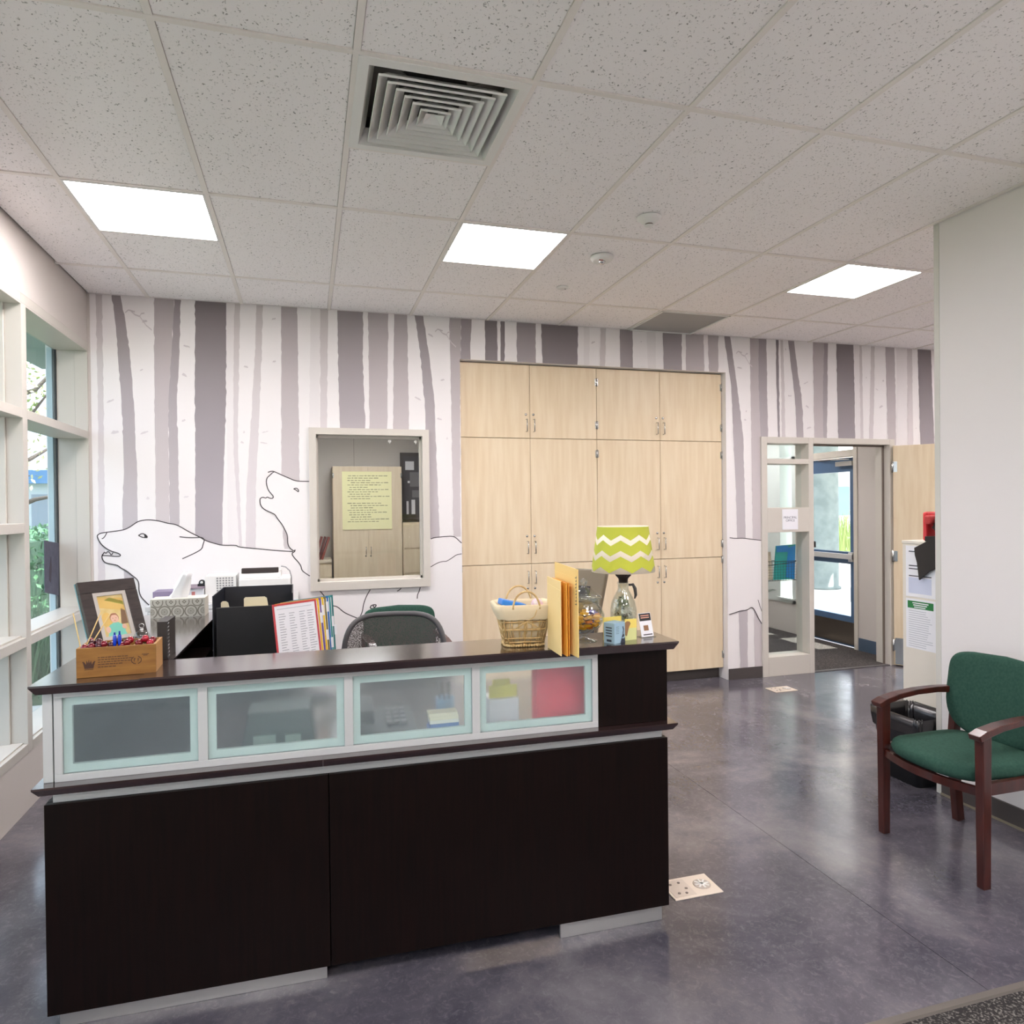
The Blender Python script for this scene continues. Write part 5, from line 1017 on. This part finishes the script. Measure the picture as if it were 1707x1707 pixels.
nm_ = ['front left corner', 'front row, second from the left', 'front row, third from the left', 'beside the first divider', 'second row at the left', 'second row near the middle of the left bay', 'back left corner', 'front of the middle bay, left', 'behind the blue vials', 'front of the middle bay, centre', 'front of the middle bay, right', 'second row right of the blue vials', 'front of the right bay, left', 'topmost of the right bay', 'front right corner', 'back right corner', 'under the glass ornament']
for k, (x, y, z, c) in enumerate(balls):
    o = MB(); o.sphere((0, 0, 0), .0112, 18); b = o.build('glass_bauble', BR[c]); b.location = cl(x, y, z); tag(b, '%s glass bauble in the crate, %s' % (['red', 'dark red', 'bright red'][c], nm_[k]), 'bauble', 'red baubles in the crate')
r_ = random.Random(12)
for k, (p0, p1) in enumerate((((.008, .03, .07), (-.022, .06, .19)), ((.012, .03, .07), (.052, .07, .19)), ((.019, .036, .07), (.074, .08, .18)), ((.009, .028, .07), (-.018, .055, .175)))):
    o = MB(); A_, B_ = Vector(p0), Vector(p1); o.tube([(0, 0, 0), tuple(B_-A_)], .0019, 6); b = o.build('reed_stick', mat('reed', (226, 196, 130), .6)); b.location = cl(*p0); tag(b, ['pale wooden stick in the crate leaning left, outer one', 'pale wooden stick in the crate leaning right, steeper one', 'pale wooden stick in the crate leaning farthest right', 'pale wooden stick in the crate leaning left, inner one'][k], 'stick', 'wooden sticks in the crate')
for k, x in enumerate((.100, .1135)):
    o = thing('blue_vial', ['small cobalt blue vial standing in the crate, left of two', 'small cobalt blue vial standing in the crate, right of two and slightly taller'][k], 'vial', cl(x, .02, .085)); b = MB(); b.lathe([(.0035, 0), (.005, .012), (.0056, .026), (.0048, .036), (.0030, .038)], 14); b.build('body', mat('cobalt', (10, 60, 190), .15, coat=.5), o); b = MB(); b.lathe([(.0028, .038), (.0026, .045+.003*k)], 12); b.build('cap', mat('cobalt_cap', (8, 48, 160), .3), o)
o = thing('glass_ornament', 'clear glass bauble with a wire loop, at the right of the crate', 'ornament', cl(.165, .075, .100)); b = MB(); b.sphere((0, 0, 0), .024, 24); b.build('globe', JAR, o); b = MB(); b.lathe([(.006, .022), (.005, .028)], 14); b.build('cap', STEEL, o); b = MB(); b.tube([(.007*math.cos(q)+0, 0, .037+.007*math.sin(q)) for q in [2*math.pi*k/14 for k in range(14)]], .0011, 6, closed=True); b.build('loop', STEEL, o)

# basket
t = thing('wicker_basket', 'wicker basket with a cream cloth liner and twine bow on the counter', 'basket', (.748, 2.418, ZC), math.radians(-8))
WK = mat('wicker', (214, 184, 128), .6, var=(186, 150, 96), vscale=60)
bw0, bd0, bw1, bd1, bh = .068, .052, .098, .080, .148
def brect(s_, ex=0): return rr(bw0+(bw1-bw0)*s_+ex, bd0+(bd1-bd0)*s_+ex, .028, 6)
a = MB(); rl = random.Random(6)
for s_ in (.12, .22, .42, .44, .62, .78): a.tube([(x, y, bh*s_+rl.uniform(-.0012, .0012)) for x, y in brect(s_, .001)], .0026, 6, closed=True)
P0, P1 = brect(0, .0), brect(.85, .0); m_ = len(P0)
import itertools
for k in range(26):
    q = k/26*m_; i = int(q); f_ = q-i
    A_ = Vector(P0[i])*(1-f_)+Vector(P0[(i+1) % m_])*f_; B_ = Vector(P1[i])*(1-f_)+Vector(P1[(i+1) % m_])*f_
    pts = []
    for j in range(7): s_ = j/6; p = A_*(1-s_)+B_*s_; pts.append((p.x*(1+.012*math.sin(j*3+k)), p.y*(1+.012*math.sin(j*3+k)), .006+bh*.85*s_))
    a.tube(pts, .0021, 6)
# evenly spread extra uprights on the long sides
for sy in (-1, 1):
    for i in range(7):
        u = -.8+1.6*i/6; a.tube([(bw0*u, sy*bd0, .004), (bw1*.98*u+.002*math.sin(i), sy*(bd0+.5*(bd1-bd0)), bh*.5), (bw1*.98*u, sy*(bd0+.86*(bd1-bd0)), bh*.86)], .0021, 6)
for sx in (-1, 1):
    for i in range(5):
        u = -.8+1.6*i/4; a.tube([(sx*bw0, bd0*u, .004), (sx*(bw0+.86*(bw1-bw0)), bd1*u*.95, bh*.86)], .0021, 6)
a.build('wicker_weave', WK, t)
a = MB(); PB = brect(0, .003)
per = []
for i in range(m_):
    A_, B_ = Vector(PB[i]), Vector(PB[(i+1) % m_]); n_ = max(1, int((B_-A_).length/.009))
    for j in range(n_): per.append(A_.lerp(B_, j/n_))
for p in per: a.sphere((p.x, p.y, .006), .006, 8)
a.build('base_braid', WK, t); a = MB(); a.prism(brect(0), .001, .004, 'z'); a.build('base_board', WK, t)
CLO = mat('cream_cloth', (220, 202, 168), .9, bump=.3, bscale=500)
a = MB(); rl = random.Random(2)
def cring(s_, ex, z, am=.004): return [(x+rl.uniform(-am, am)*.5, y+rl.uniform(-am, am)*.5, z+rl.uniform(-am, am)*.4) for x, y in brect(s_, ex)]
loft(a, [cring(.70, .009, bh*.69), cring(.8, .010, bh*.78), cring(.92, .011, bh*.90), cring(1.0, .012, bh*1.02), cring(1.0, .004, bh*1.05), cring(1.0, -.006, bh*.98), cring(.6, -.005, bh*.55), cring(.05, -.006, bh*.08)], cap0=False, cap1=True)
a.build('cloth_liner', CLO, t, recalc=False)
for sy in (-1, 1):
    a = MB(); a.tube([(.048*math.cos(q), sy*(bd1+.010), bh*.95+.062*math.sin(q)) for q in [math.pi*k/16 for k in range(17)]], .0036, 8); a.build('handle', WK, t)
a = MB(); yb_ = -(bd0+.74*(bd1-bd0)+.016)
a.tube([(-.045, yb_, .093), (-.02, yb_-.004, .099), (0, yb_-.006, .096), (.025, yb_-.004, .112), (.03, yb_-.002, .118), (.038, yb_, .14)], .0016, 6)
for sgn in (-1, 1): a.tube([(0, yb_-.006, .096), (sgn*.016, yb_-.012, .092), (sgn*.036, yb_-.010, .078), (sgn*.042, yb_-.008, .074), (sgn*.026, yb_-.008, .080), (sgn*.008, yb_-.008, .092), (0, yb_-.006, .096)], .0015, 6)
a.tube([(0, yb_-.006, .096), (-.006, yb_-.002, .07), (-.014, yb_+.004, .045), (-.004, yb_+.006, .03)], .0015, 6); a.tube([(0, yb_-.006, .096), (.002, yb_-.002, .075), (.0, yb_+.004, .052)], .0015, 6)
a.build('twine_bow', mat('twine', (196, 164, 110), .8), t)
def inb(x, y, z): q = math.radians(-8); return (.748+x*math.cos(q)-y*math.sin(q), 2.418+x*math.sin(q)+y*math.cos(q), ZC+z)
o = thing('blue_packet', 'bright blue packet lying in the wicker basket', 'packet', inb(-.045, .005, .125)); b = MB(); b.box(-.045, -.03, .012, .05, .03, .034, T=Matrix.Rotation(.25, 4, 'Y')); b.build('wrapper', mat('packet_blue', (40, 130, 220), .35), o, bevel=.004)
o = thing('striped_pouch', 'pink and white floral packet in the right corner of the wicker basket', 'packet', inb(.058, .02, .118)); b = MB(); b.sphere((0, 0, .02), .024, 14, 0, None, (1, .8, 1.1)); b.build('pouch', mat('pouch_pink', (226, 180, 196), .6, var=(240, 236, 230), vscale=60), o)
o = thing('yellow_packet', 'folded tan paper at the bottom of the wicker basket', 'packet', inb(-.005, .0, .085)); b = MB(); b.box(-.06, -.05, 0, .06, .05, .03); b.build('wrapper', mat('packet_tan', (206, 170, 110), .6), o, bevel=.004)

# envelopes
MN = [mat('manila_1', (244, 204, 124), .6), mat('manila_2', (244, 206, 128), .6), mat('manila_orange', (236, 164, 58), .6), mat('manila_pale', (246, 212, 146), .6)]
for k, (n_, f_, h_, c, lb) in enumerate((((.852, 2.135), (.841, 2.325), .292, 1, 'tallest pale manila envelope standing on the counter, nearest the candy jar, handwriting along its edge'), ((.833, 2.17), (.830, 2.325), .245, 2, 'orange manila envelope standing between the pale ones'), ((.824, 2.165), (.822, 2.325), .245, 2, 'second orange manila envelope, left of the first orange one'), ((.806, 2.175), (.812, 2.325), .25, 3, 'pale manila envelope nearest the basket, standing on the counter'))):
    t = thing('manila_envelope', lb, 'envelope', (n_[0], n_[1], ZC+.0005), math.atan2(f_[1]-n_[1], f_[0]-n_[0])); l = math.hypot(f_[0]-n_[0], f_[1]-n_[1])
    a = MB(); th = .003; a.prism([(0, 0), (l, .0), (l, h_+(.004 if k else .012)), (0, h_)], -th, 0, 'y'); a.build('sleeve', MN[c], t, bevel=.0008)
    a = MB(); a.prism([(0, h_-.03), (l, h_-.02), (l-.02, h_-.045), (.02, h_-.055)], 0, .0006, 'y'); a.build('flap', MN[c], t)
    if k == 0:
        a = MB(); r_ = random.Random(1)
        for j in range(9): z = h_-.03-.011*j; a.box(.005+r_.uniform(0, .004), .0007, z, .013+r_.uniform(0, .006), .0012, z+.0022); a.box(.008, .0007, z, .0095, .0012, z+.007)
        a.build('handwriting', INK, t)
# candy jar
t = thing('candy_jar', 'clear footed glass jar with a knobbed lid, full of wrapped candy', 'jar', (.985, 2.405, ZC))
a = MB(); a.lathe([(.048, 0), (.046, .003), (.014, .010), (.010, .020), (.018, .028), (.030, .036), (.058, .052), (.074, .078), (.075, .098), (.064, .124), (.056, .134), (.056, .152), (.062, .156), (.062, .158), (.054, .156), (.0535, .134), (.061, .122), (.072, .098), (.071, .08), (.055, .056), (.028, .040), (.004, .036)], 36); a.build('bowl', JAR, t)
a = MB(); a.lathe([(.066, .160), (.066, .166), (.056, .172), (.034, .190), (.012, .198), (.007, .206), (.012, .214), (.014, .222), (.009, .231), (.002, .233)], 32); a.build('lid', JAR, t)
rc = random.Random(21); CM = [mat('candy_yellow', (246, 186, 20), .3), mat('candy_orange', (226, 130, 30), .3), mat('candy_purple', (90, 80, 170), .3), mat('candy_white', (240, 220, 214), .3), mat('candy_brown', (110, 64, 50), .4)]
cn = ['yellow', 'orange', 'purple', 'white', 'brown']; lay = []
for z, R_, n_ in ((.049, .020, 3), (.062, .042, 6), (.077, .052, 8), (.092, .050, 7), (.106, .030, 4)):
    for k in range(n_): q = 2*math.pi*k/n_+z*40; lay.append((R_*math.cos(q), R_*math.sin(q), z))
for k, (x, y, z) in enumerate(lay):
    c = [0, 0, 1, 0, 3, 0, 0, 2, 0][k % 9]; b = MB(); Rm = Matrix.Rotation(rc.uniform(0, 3), 4, 'Z') @ Matrix.Rotation(rc.uniform(-.5, .5), 4, 'X')
    b.box(-.011, -.008, -.005, .011, .008, .005, T=Rm); b.add([(.011, -.004, 0), (.011, .004, 0), (.020, .008, .001), (.020, -.008, -.001)], [(0, 1, 2, 3)], 0, Rm); b.add([(-.011, -.004, 0), (-.011, .004, 0), (-.020, .008, .001), (-.020, -.008, -.001)], [(0, 1, 2, 3)], 0, Rm)
    o = b.build('wrapped_candy', CM[c]); o.location = (.985+x, 2.405+y, ZC+z); tag(o, '%s wrapped candy piled inside the glass jar' % cn[c], 'candy', '%s candies in the jar' % cn[c])
# monitor back
t = thing('monitor', 'taupe-grey monitor seen from behind, tilted, behind the candy jar', 'monitor', (1.15, 3.02, ZD), 0)
TM = Matrix.Translation((-.044, .125, .193)) @ Matrix.Rotation(math.radians(-50), 4, 'Z') @ Matrix.Rotation(math.radians(-25), 4, 'X')
a = MB(); a.box(0, 0, 0, .24, .03, .34, T=TM); a.build('back_shell', mat('taupe_plastic', (108, 95, 74), .45), t, bevel=.008)
a = MB(); a.box(.10, -.003, .19, .17, 0, .25, T=TM); a.build('connector_recess', BLACK, t); a = MB(); a.box(.005, .03, .01, .235, .034, .33, T=TM); a.build('screen', BLACK, t)
a = MB(); a.box(.01, -.008, .0, .235, 0, .14, T=TM); a.build('lower_cover', BLACK, t, bevel=.003); a = MB(); a.box(-.05, -.12, .0, .13, .06, .012); a.sweep([(.04, -.03, .01), (.05, .02, .15), (.06, .09, .30)], .06, .03, (.8, -.6, 0)); a.build('stand', BLACK, t)
# table lamp
lx, ly = 1.155, 2.425
t = thing('table_lamp', 'jug-based table lamp with a lime and white chevron shade', 'lamp', (lx, ly, ZC))
a = MB(); a.lathe([(.046, 0), (.050, .004), (.050, .105), (.044, .135), (.030, .165), (.0215, .180), (.0205, .200), (.0235, .204), (.0235, .210), (.018, .210), (.0185, .180), (.027, .163), (.041, .133), (.047, .104), (.047, .006), (.002, .004)], 36); a.build('jug_base', JAR, t)
a = MB(); a.tube([(.020, 0, .198), (.036, 0, .20), (.044, .0, .185), (.047, 0, .160), (.042, 0, .146)], [.004, .006, .007, .006, .003], 8, T=Matrix.Rotation(math.radians(-25), 4, 'Z')); a.build('jug_handle', mat('handle_smoke', (70, 66, 64), .3), t)
a = MB(); rl2 = random.Random(3); leaves(a, 260, (0, 0, .07), (.036, .036, .062), .014, rl2, 0); leaves(a, 160, (0, 0, .06), (.034, .034, .05), .012, rl2, 1); leaves(a, 90, (0, 0, .13), (.022, .022, .03), .012, rl2, 2)
o = a.build('dried_filling', [mat('shell_pale', (206, 204, 186), .5), mat('shell_brown', (120, 104, 78), .6), mat('shell_green', (150, 158, 130), .6)], t, recalc=False); o['kind'] = 'stuff'
BRZ = mat('bronze_dark', (52, 42, 38), .4, .5)
a = MB(); a.lathe([(.017, .206), (.018, .222), (.030, .236), (.022, .237), (.012, .238), (.011, .262), (.006, .264), (.006, .30)], 24); 
for k in range(8): q = k*math.pi/4; a.sphere((.028*math.cos(q), .028*math.sin(q), .237), .004, 8)
a.build('socket', BRZ, t)
a = MB(); a.tube([(.05*math.cos(q), 0, .33+.07*math.sin(q)) for q in [math.pi*(-.3)+math.pi*1.6*k/16 for k in range(17)]], .0012, 6); a.sphere((0, 0, .33), .026, 14, 1); a.build('bulb', [BRZ, WHITEP], t)
a = MB(); zb, zt_, rb, rt = .250, .424, .121, .096; n = 72
def rs(z): return rb+(rt-rb)*(z-zb)/(zt_-zb)
v = []; f_ = []
for k in range(n):
    q = 2*math.pi*k/n
    for z, dr in ((zb, 0), (zt_, 0), (zt_, -.0015), (zb, -.0015)): v.append(((rs(z)+dr)*math.cos(q), (rs(z)+dr)*math.sin(q), z))
for k in range(n):
    j = (k+1) % n
    for i in range(4): f_.append((4*k+i, 4*k+(i+1) % 4, 4*j+(i+1) % 4, 4*j+i))
a.add(v, f_, 0, None, True)
NP = 9
def tri_(k): u = (k*NP*8/ (NP*8))/8*1.0; u = u % 1; return 4*abs(u-.5)-1
n2 = NP*8
for c_, w_, lo, hi in ((.158, .050, .0, .172), (.094, .038, 0, 1), (.034, .040, .002, 1)):
    v = []
    for k in range(n2+1):
        q = 2*math.pi*k/n2; zz = .0105*tri_(k)
        for z in (max(lo, min(hi, c_-w_/2+zz)), max(lo, min(hi, c_+w_/2+zz))): v.append(((rs(zb+z)+.0007)*math.cos(q), (rs(zb+z)+.0007)*math.sin(q), zb+z))
    a.add(v, [(2*k, 2*k+2, 2*k+3, 2*k+1) for k in range(n2)], 1, None, True)
a.build('shade', [mat('shade_white', (240, 228, 206), .8), mat('shade_lime', (186, 190, 62), .8)], t, recalc=False)
# small items by the lamp
t = thing('soap_box', 'pale blue printed carton on the counter in front of the lamp', 'box', (1.060, 2.302, ZC), math.radians(27))
a = MB(); a.box(0, 0, 0, .062, .05, .075); a.build('carton', mat('pale_blue_card', (158, 190, 208), .5), t, bevel=.0008)
a = MB(); yy = -.0005
for pts in ([(.034, .0), (.062, .0), (.060, .018), (.050, .014), (.04, .018)], [(.04, .018), (.046, .03), (.054, .032), (.058, .022)], [(.046, .03), (.05, .046), (.046, .058), (.051, .060), (.055, .048), (.052, .034)]): a.poly([(x, yy, z) for x, z in pts])
for k in range(5): a.box(.008+.0*k, yy-.0001, .06-.006*k, .026, yy, .061-.006*k)
for k in range(4): a.box(-.0006, .012, .055-.010*k, -.0001, .04, .059-.010*k)
a.box(-.0006, .014, .006, -.0001, .036, .014)
a.build('print', mat('print_navy', (52, 60, 74), .6), t)
t = thing('yellow_brochure', 'yellow and pale green folded card with an animal picture beside the blue carton', 'card', (1.125, 2.352, ZC), math.radians(8))
a = MB(); a.prism([(0, 0), (.052, .0), (.052, .078), (.0, .080)], 0, .0012, 'y', 0); a.prism([(0, .045), (.052, .045), (.052, .078), (0, .080)], -.0006, 0, 'y', 1)
a.prism([(0, 0), (.072, 0), (.072, .088), (0, .084)], 0, .0012, 'y', 1, T=Matrix.Translation((-.066, .045, 0)) @ Matrix.Rotation(math.radians(-12), 4, 'Z'))
a.poly([(x, -.0012, z) for x, z in ((.0, .02), (.008, .016), (.012, .03), (.018, .05), (.025, .062), (.02, .070), (.008, .072), (.0, .066))], 2)
a.build('card', [mat('pale_green_card', (214, 218, 150), .6), mat('yellow_card', (236, 214, 110), .6), mat('animal_brown', (150, 112, 76), .6)], t)
t = thing('card_holder', 'small black and white card display at the right end of the counter', 'card holder', (1.236, 2.385, ZC), math.radians(12))
TT = Matrix.Rotation(math.radians(-14), 4, 'X')
a = MB(); a.box(-.028, 0, .002, .03, .0015, .092, 0, T=TT); a.box(-.026, -.001, .062, .028, 0, .090, 1, T=TT); a.box(-.012, -.001, .025, .010, 0, .045, 2, T=TT); a.box(-.018, -.0012, .008, .024, 0, .012, 1, T=TT)
for z in (.080, .072): a.box(-.02, -.0016, z, .02, -.001, z+.004, 3, T=TT)
a.build('card', [PAPER, BLACK, mat('brown_print', (150, 110, 80), .6), mat('pink_print', (222, 160, 140), .6)], t); a = MB(); a.box(-.03, -.01, 0, .032, .035, .003); a.build('base', JAR, t)
